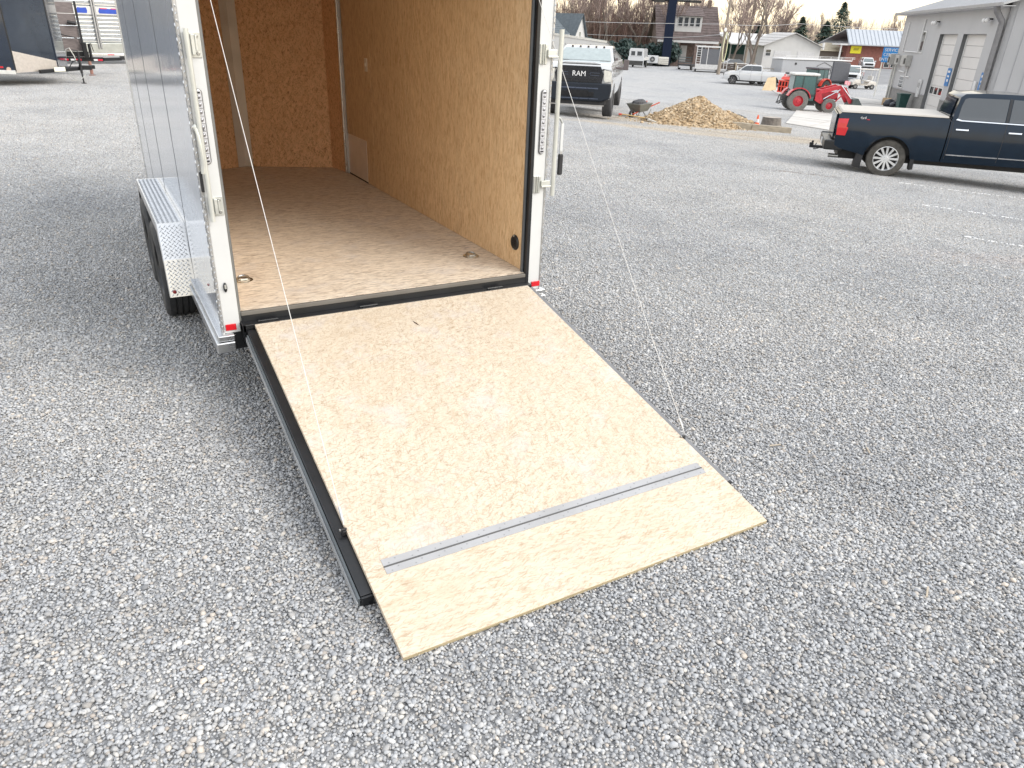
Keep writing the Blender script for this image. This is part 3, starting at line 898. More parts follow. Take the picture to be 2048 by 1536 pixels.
def wheel(parent, c, r=.34, w=.2, rim=.19, side=-1, rimmat=None, tyre=None, spokes=8, ribs=True, ax='y', name='wheel'):
    """wheel turning about the y axis; side = direction of its outer face along y"""
    wh = bpy.data.objects.new(name, None); COL.objects.link(wh); wh.parent = parent; wh.location = c
    h = w/2
    prof = [(rim, -h*.86), (rim+.012, -h*.95), (r-.06, -h), (r-.022, -h*.96), (r-.006, -h*.84)]
    if ribs:
        k = 4; W = h*1.56
        for i in range(k):
            a = -h*.78 + W*i/k; b_ = a+W/k
            prof += [(r, a+.003), (r, b_-.009), (r-.010, b_-.008), (r-.010, b_-.001)] if i < k-1 else [(r, a+.003), (r, b_)]
    else:
        prof += [(r, -h*.6), (r, h*.6)]
    prof += [(r-.006, h*.84), (r-.022, h*.96), (r-.06, h), (rim+.012, h*.95), (rim, h*.86)]
    m = MB().lathe(prof, (0,0,0), 'y', 40)
    m.build('tyre', tyre or rubber, wh, smooth=35)
    s = side
    m = MB()
    m.lathe([(rim+.004, s*h*.90), (rim-.008, s*h*.92), (rim-.016, s*h*.70), (rim-.02, -s*h*.8)], (0,0,0), 'y', 32)
    m.lathe([(0, s*h*.72), (rim*.24, s*h*.72), (rim*.30, s*h*.55), (rim*.98, s*h*.28), (rim*.98, s*h*.10), (0, s*h*.05)] if spokes == 0 else
            [(0, s*h*.72), (rim*.20, s*h*.72), (rim*.27, s*h*.6), (rim*.27, s*h*.3), (0, s*h*.3)], (0,0,0), 'y', 24)
    for k in range(spokes):
        a = 2*math.pi*k/spokes
        ca, sa = math.cos(a), math.sin(a)
        wd = rim*(.19 if spokes > 6 else .26)
        P = []
        for rr, ww, yy in ((rim*.2, wd*.75, s*h*.68), (rim*.965, wd, s*h*.74)):
            for q in (-1, 1):
                for dy in (0, -s*h*.28):
                    P.append((ca*rr - sa*q*ww/2, yy+dy, sa*rr + ca*q*ww/2))
        m.add(P, [(0,2,6,4),(1,5,7,3),(0,4,5,1),(2,3,7,6),(0,1,3,2),(4,6,7,5)])
    m.build('rim', rimmat or alu, wh, smooth=30)
    MB().lathe([(0, s*h*.02), (rim*.97, s*h*.02), (rim*.97, -s*h*.05), (0, -s*h*.05)], (0,0,0), 'y', 20).build('brake_disc', pm('brake_dark', (.03,.03,.032), .5, .4), wh)
    return wh
for yy in (5.62, 6.44):
    for xx, sd_ in ((.368, 1), (2.60, -1)):
        q = wheel(tr, (xx, yy, .345), .345, .205, .19, sd_, spokes=6, rimmat=black_frame, tyre=rubber)
        q.rotation_euler = (0, 0, R(90))

# ---------------------------------------------------------------- trailers parked on the left
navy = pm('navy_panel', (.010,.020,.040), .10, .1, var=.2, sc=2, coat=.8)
navy_lit = pm('navy_panel_lit', (.060,.075,.10), .12, .5, var=.15, sc=2, coat=.8)  # lighter copy of the navy panel, its bright reflection put into the colour
guard = pm('rock_guard', (.72,.66,.60), .35, .6, var=.08, sc=14, bmp=.3)
t1 = thing('enclosed_trailer', 'dark navy enclosed trailer with a diamond-plate rock guard, at the far left edge', 'trailer', (-1.40, 25.6, 0), 0)
def wallp(m, p, q, z0, z1, t=.03):
    p = Vector(p); q = Vector(q); d = (q-p).normalized(); n = Vector((-d.y, d.x))*t
    return m.prism([tuple(p), tuple(q), tuple(q+n), tuple(p+n)], z0, z1, 'z')
S0 = Vector((0,0)); dS = Vector((-math.sin(R(107)), -math.cos(R(107)))); AP = Vector((1.02, 1.06)); AP2 = Vector((1.02+.25, 2.4))
for i in range(4):
    m = MB(); wallp(m, S0+dS*(1.2*i+.005), S0+dS*(1.2*(i+1)-.005), .42, 2.5); m.build('side_panel', navy, t1)
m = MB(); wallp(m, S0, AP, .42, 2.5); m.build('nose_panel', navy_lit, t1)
m = MB(); wallp(m, AP, AP2, .42, 2.5); m.build('nose_panel', navy, t1)
m = MB(); m.box(-4.8, .0, 2.2, 2.25, .42, 2.5); m.build('side_panel', navy, t1)
for c in (S0, AP):
    m = MB(); m.cyl((c.x, c.y-.012, .40), (c.x, c.y-.012, 2.52), .022, 10); m.build('corner_trim', navy if c is AP else black_frame, t1, smooth=40)
m = MB(); wallp(m, S0+Vector((0,-.03)), S0+dS*4.8+Vector((0,-.03)), .33, .43, .06); m.build('bottom_rail', pm('rail_white', (.72,.72,.70), .35, .3), t1, bevel=.006)
m = MB(); m.prism([(-4.8,1.2),(0,.02),tuple(AP),tuple(AP2),(.6,3),(-4.8,3.0)], 2.5, 2.56, 'z'); m.build('roof', white_paint, t1)
m = MB(); m.prism([(-4.8,1.5),(0,.1),(.95,1.1),(.6,2.2),(-4.8,2.2)], .36, .42, 'z'); m.build('floor', black_rough, t1)
# rock guard panel: tall at the corner, low at the apex, with pressed ribs
def lerp(a, b_, t): return a*(1-t)+b_*t
m = MB(); nN = Vector((AP.y, -AP.x)).normalized()*.008
a = S0+nN; b_ = AP*1.02+nN
m.add([(a.x,a.y,.36),(b_.x,b_.y,.38),(b_.x,b_.y,.62),(a.x,a.y,.92),(a.x-nN.x,a.y-nN.y,.36),(b_.x-nN.x,b_.y-nN.y,.38),(b_.x-nN.x,b_.y-nN.y,.62),(a.x-nN.x,a.y-nN.y,.92)],
      [(0,1,2,3),(4,7,6,5),(3,2,6,7),(0,3,7,4),(0,4,5,1),(1,5,6,2)])
gd = m.build('rock_guard', guard, t1)
m = MB()
for k in range(15):
    z = .39+k*.034
    e = 1.0 if z < .60 else max(.05, 1-(z-.60)/.32)
    p = a+nN*.3; q = lerp(a, b_, e*.985)+nN*.3
    m.bar((p.x, p.y, z), (q.x, q.y, z), .006, .009)
m.build('tread_lugs', guard, gd, kind='stuff')
for k, mm in ((.22, amber_lens), (.10, red_lens)):
    p = S0+dS*(k*3+.05)+Vector((0,-.02)); MB().cbox((p.x, p.y, .50), (.14, .03, .045), Euler((0,0,R(-17)))).build('marker_lamp', mm, t1, bevel=.006)
p = S0+dS*.98+Vector((0,-.02)); MB().cbox((p.x, p.y, .52), (.16, .01, .09), Euler((0,0,R(-17)))).build('sticker', pm('sticker_green', (.25,.55,.20), .5), t1)
p = S0+dS*.16+Vector((0,-.04)); MB().lathe([(0,-.02),(.05,-.02),(.06,0)], (p.x, p.y, .45), 'y', 12).build('cap', pm('cap_tan', (.5,.38,.30), .5), t1)
# tongue with coupler and jack
m = MB()
m.bar((.55,.45,.37), (1.62,1.25,.42), .10, .10); m.bar((.5,2.0,.37), (1.62,1.30,.42), .10, .10); m.cbox((1.72,1.28,.44), (.34,.16,.12)); m.cbox((1.90,1.28,.46), (.16,.13,.10))
m.build('tongue', black_frame, t1, bevel=.01)
MB().cbox((1.05,.73,.42), (.34,.02,.12), Euler((0,0,R(36)))).build('plate_tag', pm('tag_cream', (.75,.74,.62), .5), t1)
m = MB(); m.cyl((1.60,1.12,.02), (1.60,1.12,.34), .022, 10); m.cyl((1.60,1.12,.30), (1.60,1.12,.86), .036, 12); m.cyl((1.60,1.12,.01), (1.60,1.12,.03), .07, 12)
m.tube([(1.60,1.12,.86), (1.60,1.12,.90), (1.46,1.06,.93)], .012, 6)
m.build('jack', black_rough, t1, smooth=35)
m = MB()
for k in range(26):
    t = k/25; m.ell((lerp(1.2,1.75,t), 1.08-.05*math.sin(3*t), .36-.24*math.sin(math.pi*t)), (.014,.01,.018), 5, 4)
m.build('safety_chain', galv, t1, kind='stuff')
m = MB(); m.tube([(1.3,1.0,.45),(1.42,.98,.62),(1.55,1.0,.66),(1.62,1.05,.5)], .012, 6); m.build('wiring_lead', black_rough, t1, smooth=40)

# dump trailer with weathered plank sides
t2 = thing('dump_trailer', 'black steel trailer with weathered grey plank side and red and white tape on its tongue', 'trailer', (0, 30.3, 0), 0)
plank = pm('weathered_plank', (.20,.17,.165), .85, var=.3, sc=5, stretch=(1,4,14), bmp=.5)
zz = .74
for h_ in (.40, .37, .36, .34):
    MB().box(-2.6, .40-(zz-.7)*.04, .0, .05, zz+.008, zz+h_-.01).build('plank', plank, t2, bevel=.008)
    zz += h_
for x in (-1.6, -.42, .42):
    MB().box(x-.035, x+.035, -.06, -.004, .6, zz+.02).build('stake_post', black_rough, t2, bevel=.006)
MB().box(-2.6, .55, -.03, .07, .58, .735).build('side_rail', black_frame, t2, bevel=.01)
MB().box(-2.6, .95, -.10, .0, .44, .575).build('frame_beam', black_frame, t2, bevel=.01)
MB().bar((.95,-.05,.51), (1.5,.35,.51), .10).build('tongue', black_frame, t2, bevel=.01)
MB().cbox((1.62,.40,.54), (.28,.12,.12)).build('coupler', black_rough, t2, bevel=.015)
for k, (a, b_) in enumerate(((-.36,-.22),(-.22,-.08),(-.02,.14),(.14,.30),(.66,.78),(.78,.93))):
    MB().box(a, b_-.004, -.1035, -.1005, .46, .515).build('reflective_tape', tape_red if k % 2 else tape_white, t2)
m = MB(); m.cyl((.52,-.16,.05), (.52,-.16,.45), .05, 12); m.cyl((.52,-.16,.0), (.52,-.16,.03), .10, 12); m.build('jack_leg', pm('rusty', (.28,.15,.12), .8, var=.3), t2, smooth=35)
m = MB(); m.box(.40,.52,-.26,-.12,.55,1.02); m.cyl((.60,-.17,.55), (.60,-.17,.98), .045, 12); m.tube([(.6,-.17,.98),(.66,-.19,1.0),(.7,-.2,.75)], .014, 6); m.build('jack', black_frame, t2, smooth=35)
m = MB(); m.tube([(-.30,-.09,1.30),(-.05,-.10,1.22),(.18,-.11,1.17),(.33,-.1,1.12),(.36,-.1,.96)], .016, 6); m.tube([(.10,-.1,1.62),(.34,-.1,1.58)], .05, 8); m.build('tarp_arm', black_rough, t2, smooth=40)
m = MB(); m.tube([(-.15,-.11,.55),(-.10,-.13,.80),(0,-.13,.84),(.10,-.12,.60),(.13,-.12,.42)], .018, 6); m.build('hose', galv, t2, smooth=40)

# aluminium livestock trailer
t3 = thing('livestock_trailer', 'slatted aluminium livestock trailer with blue decals behind the dump trailer tongue', 'trailer', (-.2, 36.2, 0), R(13))
slat = pm('slat_alu', (.62,.65,.68), .25, .9, var=.12, sc=3, stretch=(.4,1,1))
dark_gap = pm('gap_dark', (.10,.11,.12), .7)
z = .80
k = 0
while z < 3.3:
    if not (1.80 < z < 2.12):
        MB().prism([(-.03, z+.02), (-.055, z+.045), (-.055, z+.085), (-.03, z+.10), (0, z+.10), (0, z+.02)], -3.4, 4.2, 'x').build('slat', slat, t3)
    z += .148; k += 1
MB().box(-3.4, 4.2, .0, .03, .80, 3.4).build('back_panel', pm('panel_alu', (.40,.42,.44), .4, .6, var=.1), t3)
MB().box(-3.4, 4.2, -.06, -.001, 1.83, 2.12).build('decal_band', pm('band', (.60,.60,.60), .4, .4), t3, bevel=.005)
blue = pm('decal_blue', (.02,.07,.42), .4)
rb = random.Random(5)
for x0, x1, mt in ((-.35,-.17,blue),(.02,.30,blue),(.45,.62,black_rough),(.72,1.12,blue),(1.52,2.35,blue),(2.52,2.85,blue)):
    m = MB(); P = [(x0+.03,1.88),(x1-.02,1.88),(x1,1.99),(x1-.03,2.08),((x0+x1)/2,2.02+rb.uniform(-.02,.05)),(x0+.06,2.08),(x0,1.96)]
    m.prism(P, -.064, -.061); m.build('decal', mt, t3)
for x0, x1 in ((1.6,1.85),(2.0,2.3),(2.55,2.8)):
    MB().box(x0, x1, -.0665, -.0645, 2.045, 2.075).build('decal', tape_red, t3)
MB().box(-3.4, 4.2, -.08, .05, .42, .80).build('lower_panel', pm('lower_alu', (.45,.47,.45), .35, .7, var=.1), t3, bevel=.01)
MB().box(-3.4, 4.2, -.10, .0, .32, .418).build('bottom_rail', alu, t3, bevel=.01)
for x in (-2.2, 1.30, 4.0):
    for dx in (0, .085):
        MB().cyl((x+dx, -.10, .6), (x+dx, -.10, 3.4), .035, 10).build('post', alu_dull, t3, smooth=40)
for x0, x1, mt in ((1.55,1.8,tape_red),(1.85,2.2,tape_white),(2.2,2.75,tape_red),(-.2,.2,tape_red)):
    MB().box(x0, x1, -.1035, -.1005, .36, .40).build('reflective_tape', mt, t3)
MB().box(-3.4, 4.2, 0, 2.3, 3.4, 3.5).build('roof', alu_dull, t3)
for x in (-2.6, -1.7):
    wheel(t3, (x, -.02, .40), .38, .24, .2, -1, spokes=8, ribs=False)

# ---------------------------------------------------------------- vehicle shells
def shell(name, prof, hw, mat_, parent, zc=(), xc=(), bevel=.02, smooth=40, seg=2):
    """solid whose side outline is prof (x,z) and whose half width at every vertex is hw(x,z)"""
    bm = bmesh.new()
    n = len(prof)
    A = [bm.verts.new((x, -1, z)) for x, z in prof]; B = [bm.verts.new((x, 1, z)) for x, z in prof]
    bm.faces.new(A[::-1]); bm.faces.new(B)
    for i in range(n):
        j = (i+1) % n
        bm.faces.new((A[i], A[j], B[j], B[i]))
    bmesh.ops.recalc_face_normals(bm, faces=bm.faces)
    bmesh.ops.triangulate(bm, faces=[f for f in bm.faces if len(f.verts) > 4])
    for z in zc:
        bmesh.ops.bisect_plane(bm, geom=bm.faces[:]+bm.edges[:]+bm.verts[:], plane_co=(0,0,z), plane_no=(0,0,1))
    for x in xc:
        bmesh.ops.bisect_plane(bm, geom=bm.faces[:]+bm.edges[:]+bm.verts[:], plane_co=(x,0,0), plane_no=(1,0,0))
    for y in (-.6, 0, .6):
        bmesh.ops.bisect_plane(bm, geom=bm.faces[:]+bm.edges[:]+bm.verts[:], plane_co=(0,y,0), plane_no=(0,1,0))
    for v in bm.verts: v.co.y *= hw(v.co.x, v.co.z)
    bmesh.ops.dissolve_limit(bm, angle_limit=R(1.0), verts=bm.verts, edges=bm.edges)
    bmesh.ops.triangulate(bm, faces=[f for f in bm.faces if len(f.verts) > 4])
    me = bpy.data.meshes.new(name); bm.to_mesh(me); bm.free()
    return link(name, me, mat_, parent, bevel, smooth, seg, recalc=False)
def side_patch(name, poly, hw, off, t, mat_, parent, side, zc=(), bevel=0):
    """piece lying on the flank described by hw"""
    bm = bmesh.new()
    f = bm.faces.new([bm.verts.new((x, 0, z)) for x, z in poly])
    for z in zc: bmesh.ops.bisect_plane(bm, geom=bm.faces[:]+bm.edges[:]+bm.verts[:], plane_co=(0,0,z), plane_no=(0,0,1))
    r = bmesh.ops.extrude_face_region(bm, geom=bm.faces[:])
    ext = {v for v in r['geom'] if isinstance(v, bmesh.types.BMVert)}
    for v in bm.verts: v.co.y = side*(hw(v.co.x, v.co.z) + (off+t if v in ext else off-.004))
    bmesh.ops.recalc_face_normals(bm, faces=bm.faces)
    me = bpy.data.meshes.new(name); bm.to_mesh(me); bm.free()
    return link(name, me, mat_, parent, bevel)
def curve(pts):
    X = [p[0] for p in pts]; Y = [p[1] for p in pts]
    return lambda v: float(np.interp(v, X, Y))
def arch(cx, cz, r, n=12, z0=None):
    """points along a wheel opening, front to back over the top when walking with decreasing x"""
    z0 = cz if z0 is None else z0
    a0 = math.asin(max(-1, min(1, (z0-cz)/r)))
    return [(cx+r*math.cos(t), cz+r*math.sin(t)) for t in np.linspace(a0, math.pi-a0, n)]

def pickup(name, label, paint, loc, az, scale=1, near=-1, cover=None, front='plain', far=False, trim=True, roofwhite=None, spok=12, group=None, rimmat=None, tyre=None, lights=True):
    """crew-cab pickup; +x forward, origin under the rear axle; near = which flank (sign of y) faces the photo"""
    t = thing(name, label, 'pickup truck', loc, hd(az), group, scale)
    WB = 3.64
    cw = curve([(.40,.93),(.52,.965),(.70,1.0),(.95,1.0),(1.12,.985),(1.24,.955),(1.33,.93)])
    cx = curve([(-1.2,.97),(-.9,1.0),(3.0,1.0),(4.2,.975),(4.62,.88)])
    hw = lambda x, z: cw(z)*cx(x)
    bed = [(-1.14,.62), (-1.18,1.0), (-1.16,1.28), (-1.12,1.315), (1.05,1.335), (1.085,1.32), (1.085,.42), (.56,.42)] + arch(0,.40,.50,12,.44) + [(-.60,.47), (-1.06,.56)]
    body = [(.915,.42), (.915,1.285), (1.0,1.295), (3.12,1.27), (3.4,1.25), (4.1,1.19), (4.42,1.10), (4.52,.98), (4.56,.70), (4.50,.50), (4.30,.42)] + arch(WB,.40,.50,12,.44)
    zc = (.52,.62,.78,.95,1.08,1.2); 
    shell('bed', bed, hw, paint, t, zc, (-.9,), .014)
    shell('body', body, hw, paint, t, zc, (3.0,4.2), .014)
    tw = curve([(1.25,.915),(1.40,.88),(1.80,.74),(1.90,.66)])
    th_ = lambda x, z: tw(z)
    cab = [(.93,1.28), (.955,1.50), (1.01,1.79), (1.10,1.865), (1.5,1.895), (2.2,1.90), (2.45,1.875), (2.62,1.80), (3.30,1.262)]
    shell('cab_roof', cab, th_, roofwhite or paint, t, (1.4,1.6,1.8), (), .02)
    # glazing
    rear_door = [(1.03,1.33),(1.06,1.62),(1.10,1.76),(1.17,1.79),(1.94,1.80),(1.94,1.33)]
    front_door = [(2.02,1.33),(2.02,1.80),(2.42,1.79),(2.58,1.74),(3.10,1.33)]
    zz = (1.4,1.5,1.6,1.7,1.8)
    for sd in (-1, 1):
        for P in (rear_door, front_door):
            side_patch('window', P, th_, .001, .006, glass_dark if not far else glass_dark, t, sd, zz)
        if trim:
            side_patch('window_trim', [(1.0,1.318),(1.10,1.300),(3.1,1.292),(3.1,1.312),(1.12,1.320),(1.03,1.345)], th_, .012, .01, chrome, t, sd)
            side_patch('body_moulding', [(.98,.585),(1.98,.59),(1.98,.612),(.98,.607)], hw, .0, .014, chrome, t, sd)
            side_patch('body_moulding', [(2.0,.59),(3.05,.595),(3.05,.617),(2.0,.612)], hw, .0, .014, chrome, t, sd)
        for a, b_ in ((1.03,1.28), (2.04,2.29)):
            side_patch('door_handle', [(a,1.115),(b_,1.115),(b_,1.148),(a,1.148)], hw, .012, .03, chrome if trim else paint, t, sd, bevel=.006)
        for x in (.955, 1.98, 3.06):
            side_patch('door_gap', [(x,.50),(x+.012,.50),(x+.012,1.28),(x,1.28)], hw, .0, .0015, black_rough, t, sd, zc)
        side_patch('window_gap', [(1.955,1.31),(2.005,1.31),(2.005,1.81),(1.955,1.81)], th_, .002, .004, black_frame, t, sd, zz)
        # wheel openings: dark lip, mud flaps
        for c in (0, WB):
            P = arch(c, .40, .515, 14, .44); Q = arch(c, .40, .485, 14, .44)
            side_patch('arch_lip', P+Q[::-1], hw, .0, .012, black_rough if not trim else paint, t, sd)
        if not far:
            MB().prism([(-.66,.18),(-.50,.16),(-.47,.55),(-.62,.60)], sd*.70, sd*.94).build('mud_flap', black_rough, t)
            MB().prism([(.52,.20),(.60,.22),(.58,.52),(.50,.50)], sd*.70, sd*.94).build('mud_flap', black_rough, t)
        if lights:
            side_patch('tail_light', [(-1.15,.84),(-1.165,1.08),(-1.16,1.19),(-.95,1.20),(-.97,1.03),(-.93,1.01),(-.96,.84)], hw, .0, .02, red_lens, t, sd, (1.0,1.1,1.2), bevel=.004)
            side_patch('headlight', [(4.10,.98),(4.12,1.10),(4.40,1.07),(4.50,.97),(4.49,.90),(4.2,.92)], hw, .0, .02, clear_lens, t, sd)
        m = MB(); m.cbox((3.0, sd*1.11, 1.36), (.10,.22,.20)); m.bar((3.0, sd*.93, 1.31), (3.0, sd*1.05, 1.33), .05)
        m.build('mirror', paint if not trim else black_frame, t, bevel=.02)
    m = MB(); m.add([(.935,-.62,1.36),(.935,.62,1.36),(.995,.56,1.76),(.995,-.56,1.76)], [(0,1,2,3)])
    m.add([(.915,-.62,1.36),(.915,.62,1.36),(.975,.56,1.76),(.975,-.56,1.76)], [(0,3,2,1)])
    m.build('rear_window', glass_dark, t)
    m = MB(); m.add([(2.66,-.66,1.785),(2.66,.66,1.785),(3.29,.80,1.285),(3.29,-.80,1.285)], [(0,1,2,3)])
    m.add([(2.68,-.66,1.795),(2.68,.66,1.795),(3.31,.80,1.295),(3.31,-.80,1.295)], [(0,3,2,1)])
    m.build('windscreen', glass_grey, t)
    # bumpers, underbody, exhaust
    m = MB(); m.box(-1.36,-1.10,-.93,.93,.50,.70); m.box(-1.36,-.95,-.96,-.80,.50,.72); m.box(-1.36,-.95,.80,.96,.50,.72)
    m.build('rear_bumper', black_frame if trim else chrome, t, bevel=.03)
    m = MB(); m.box(4.50,4.70,-.90,.90,.50,.74); m.build('front_bumper', chrome if not trim else black_frame, t, bevel=.04)
    m = MB(); m.box(4.54,4.60,-.66,.66,.76,1.05); m.build('grille', black_frame, t, bevel=.02)
    m = MB(); m.box(-1.0,4.3,-.62,.62,.30,.50); m.box(-.55,.55,-.80,.80,.5,.92); m.box(WB-.5,WB+.5,-.8,.8,.5,.95); m.build('underbody', black_rough, t)
    if near and not far:
        m = MB(); m.lathe([(.035,0),(.045,0),(.045,.22),(.035,.22),(.035,0)], (-1.2,near*.60,.34), 'x', 14); m.build('exhaust_pipe', steel, t, smooth=40)
        MB().lathe([(0,.02),(.034,.02)], (-1.2,near*.60,.34), 'x', 12).build('pipe_bore', black_rough, t)
        m = MB(); m.bar((-1.30,0,.44), (-1.62,0,.44), .06); m.ell((-1.56,0,.55), (.028,.028,.028), 8, 6); m.cbox((-1.58,0,.50), (.09,.08,.05)); m.tube([(-1.4,.05,.4),(-1.5,.14,.36),(-1.46,.2,.5)], .012, 6)
        m.build('tow_hitch', black_rough, t)
        MB().box(-1.38,-1.361,-.16,.16,.54,.66).build('plate', pm('plate_white', (.6,.6,.6), .5), t)
    if cover:
        m = MB(); m.add([(-1.13,-.90,1.322),(1.06,-.90,1.342),(1.06,.90,1.342),(-1.13,.90,1.322),(-1.10,-.86,1.362),(1.05,-.86,1.378),(1.05,.86,1.378),(-1.10,.86,1.362)], [(0,1,2,3),(4,7,6,5),(0,4,5,1),(1,5,6,2),(2,6,7,3),(3,7,4,0)])
        m.build('bed_cover', cover, t, bevel=.008)
    else:
        pass
    for ch in kids(t):
        b0 = ch.name.split('.')[0]
        if b0 in ('body','cab_roof','window','window_trim','body_moulding','door_handle','door_gap','window_gap','mirror','rear_window','windscreen','front_bumper','grille','headlight'):
            ch.location.x += .19
        if b0 in ('cab_roof','window','window_gap','rear_window','windscreen'):
            ch.scale.z = .955; ch.location.z += .055
    for x in (0, WB+.19):
        for sd in (-1, 1):
            wheel(t, (x, sd*.835, .405), .405, .26, .262, sd, spokes=spok, rimmat=rimmat or alu, tyre=tyre or rubber, ribs=not far)
    return t, hw

navy_paint = pm('navy_paint', (.007,.017,.032), .14, 0, var=.12, sc=3, coat=.28, spec=.25)
cover_m = pm('bed_cover', (.42,.39,.35), .45, var=.06)
pk, hw = pickup('pickup_truck', 'dark navy crew-cab pickup with a tan bed cover and chrome wheels at the right edge', navy_paint, (15.46, 10.66, -.60), 138, .94, -1, cover_m,
       rimmat=pm('rim_silver', (.72,.73,.74), .3, .5), tyre=pm('tyre_dusty', (.075,.07,.062), .8, var=.35, sc=9, dirt=.3))
badge = pm('badge', (.72,.70,.72), .3, .5)
text('badge_lettering', '4x4', .085, badge, pk, (-.72, -(hw(-.7,1.22)+.006), 1.235), (R(90), 0, 0), .003, 'LEFT')
MB().box(-.58, -.52, -(hw(-.5,1.2)+.009), -(hw(-.5,1.2)+.003), 1.20, 1.215).build('badge_accent', tape_red, pk)
# tailgate as a lighter reflecting panel
m = MB(); m.box(-1.205,-1.17,-.74,.74,.74,1.27); m.build('tailgate', navy_paint, pk, bevel=.015)

white_car = pm('car_white', (.60,.61,.62), .15, var=.03, coat=1)
pickup('pickup_truck', 'white crew-cab pickup parked broadside behind the plywood sheets', white_car, (60.3, 55.2, -2.29), 316, 1, 1, None, far=True, trim=False, spok=6,
       rimmat=pm('rim_dark', (.25,.25,.26), .3, .8))
pickup('pickup_truck', 'white pickup facing the lot beside the golf cart', white_car, (77.5, 59.3, -2.30), 236, 1.03, 1, None, far=True, trim=False, spok=6)

# front-facing heavy-duty pickup
silver_white = pm('truck_white', (.52,.53,.54), .22, var=.03, coat=1)
rt = thing('pickup_truck', 'white heavy-duty pickup seen head on with a wide black grille', 'pickup truck', (13.64, 20.22, -.50), hd(220), None, 1.05)
cwz = curve([(.45,.90),(.60,.97),(.85,1.0),(1.15,.99),(1.38,.96),(1.55,.90)])
cxx = curve([(-.35,.90),(-.1,.97),(.3,1.0),(6,1.0)])
rhw = lambda x, z: cwz(z)*cxx(-x+.0)
# +x forward, front face at x=.0, body runs to x=-5.9
B_ = [(-.02,.62),(.0,.95),(-.02,1.28),(-.10,1.40),(-.35,1.44),(-1.45,1.48),(-3.55,1.46),(-3.6,1.44),(-5.75,1.44),(-5.80,.60),(-5.30,.52)] + arch(-4.85,.43,.54,12,.52)[::-1][::-1]
B_ = [(-.02,.62),(.0,.95),(-.02,1.38),(-.10,1.48),(-.35,1.52),(-1.45,1.55),(-5.75,1.50),(-5.80,.60),(-5.38,.52)] + arch(-4.85,.43,.54,12,.52)[::-1] + [(-1.50,.50)] + arch(-.92,.43,.54,12,.52)[::-1] + [(-.3,.55)]
shell('body', B_, rhw, silver_white, rt, (.6,.85,1.1,1.3), (-.35,-.1), .02, smooth=None)
m = MB(); m.prism([(-.62,1.50),(-.45,1.555),(.45,1.555),(.62,1.50)], -1.3, -.12, 'x'); m.build('hood_bulge', silver_white, rt, bevel=.02)
tw2 = curve([(1.40,.90),(1.55,.88),(1.95,.74),(2.03,.64)])
shell('cab', [(-1.42,1.44),(-2.12,1.87),(-2.35,1.93),(-2.9,1.955),(-3.5,1.94),(-3.68,1.85),(-3.75,1.44)], lambda x, z: tw2(z), silver_white, rt, (1.55,1.75,1.95), (), .03)
m = MB(); m.add([(-1.44,-.80,1.55),(-1.44,.80,1.55),(-2.09,.70,1.875),(-2.09,-.70,1.875)], [(0,1,2,3)]); m.add([(-1.41,-.80,1.56),(-1.41,.80,1.56),(-2.06,.70,1.885),(-2.06,-.70,1.885)], [(0,3,2,1)])
m.build('windscreen', pm('windscreen_pale', (.26,.31,.31), .08, coat=1), rt)
for sd in (-1, 1):
    side_patch('window', [(-2.15,1.52),(-2.35,1.80),(-2.5,1.90),(-3.55,1.88),(-3.6,1.52)], lambda x, z: tw2(z), .002, .006, glass_dark, rt, sd, (1.6,1.7,1.8))
for k in range(5):
    x = -.5+k*.25
    MB().cbox((-2.24, x, 1.93), (.10,.07,.04)).build('marker_lamp', pm('lamp_smoke', (.05,.03,.02), .2, coat=1), rt, bevel=.01)
gr = MB().prism([(-.68,.98),(-.72,1.25),(-.62,1.45),(.62,1.45),(.72,1.25),(.68,.98),(.55,.93),(-.55,.93)], -.01, .045, 'x').build('grille', pm('grille_black', (.008,.010,.016), .25, coat=.4), rt, bevel=.012)
m = MB()
for z in (1.02,1.09,1.36,1.41): m.box(.046,.060,-.56,.56,z,z+.014)
m.build('grille_bar', black_frame, gr, kind='stuff')
for sd in (-1,1):
    m = MB()
    y0, y1 = sorted((sd*.32, sd*.60))
    m.box(.046,.066,y0,y1,1.265,1.277); m.box(.046,.066,y0,y1,1.20,1.212); m.box(.046,.066,y0,y0+.012,1.20,1.277)
    m.build('grille_frame', pm('gunmetal', (.10,.12,.17), .3, .6), gr)
text('lettering', 'RAM', .20, pm('letter_white', (.85,.85,.85), .3), gr, (.062, 0, 1.235), (R(90), 0, R(90)), .006)
for sd in (-1,1):
    y0, y1 = sd*.66, sd*.93
    MB().prism([(sd*.735,1.10),(sd*.73,1.36),(sd*.92,1.33),(sd*.955,1.27),(sd*.955,1.06),(sd*.78,1.02),(sd*.74,1.10)], -.20, .03, 'x').build('headlight', pm('headlamp', (.74,.72,.65), .2, 0, var=.12, sc=16, coat=.6), rt, bevel=.012)
    MB().prism([(sd*.66,1.36),(sd*.72,1.345),(sd*.94,1.31),(sd*.94,1.33),(sd*.70,1.39)], -.16, .004, 'x').build('brow', black_rough, rt)
    MB().cbox((.10, sd*.74, .72), (.06,.24,.13)).build('fog_lamp', pm('fog_grey', (.16,.17,.19), .3, coat=.5), rt, bevel=.02)
    MB().cbox((.165, sd*.40, .70), (.03,.16,.13)).build('tow_hook_recess', pm('pitch', (.004,.004,.006), .7), rt, bevel=.015)
    m = MB(); m.cbox((-1.75, sd*1.26, 1.46), (.10,.16,.30)); m.bar((-1.72, sd*.9, 1.36), (-1.74, sd*1.22, 1.36), .07)
    m.build('mirror', pm('mirror_grey', (.12,.10,.10), .5), rt, bevel=.02)
bp = pm('bumper_blue_black', (.014,.019,.028), .45, var=.1, coat=.1, spec=.3)
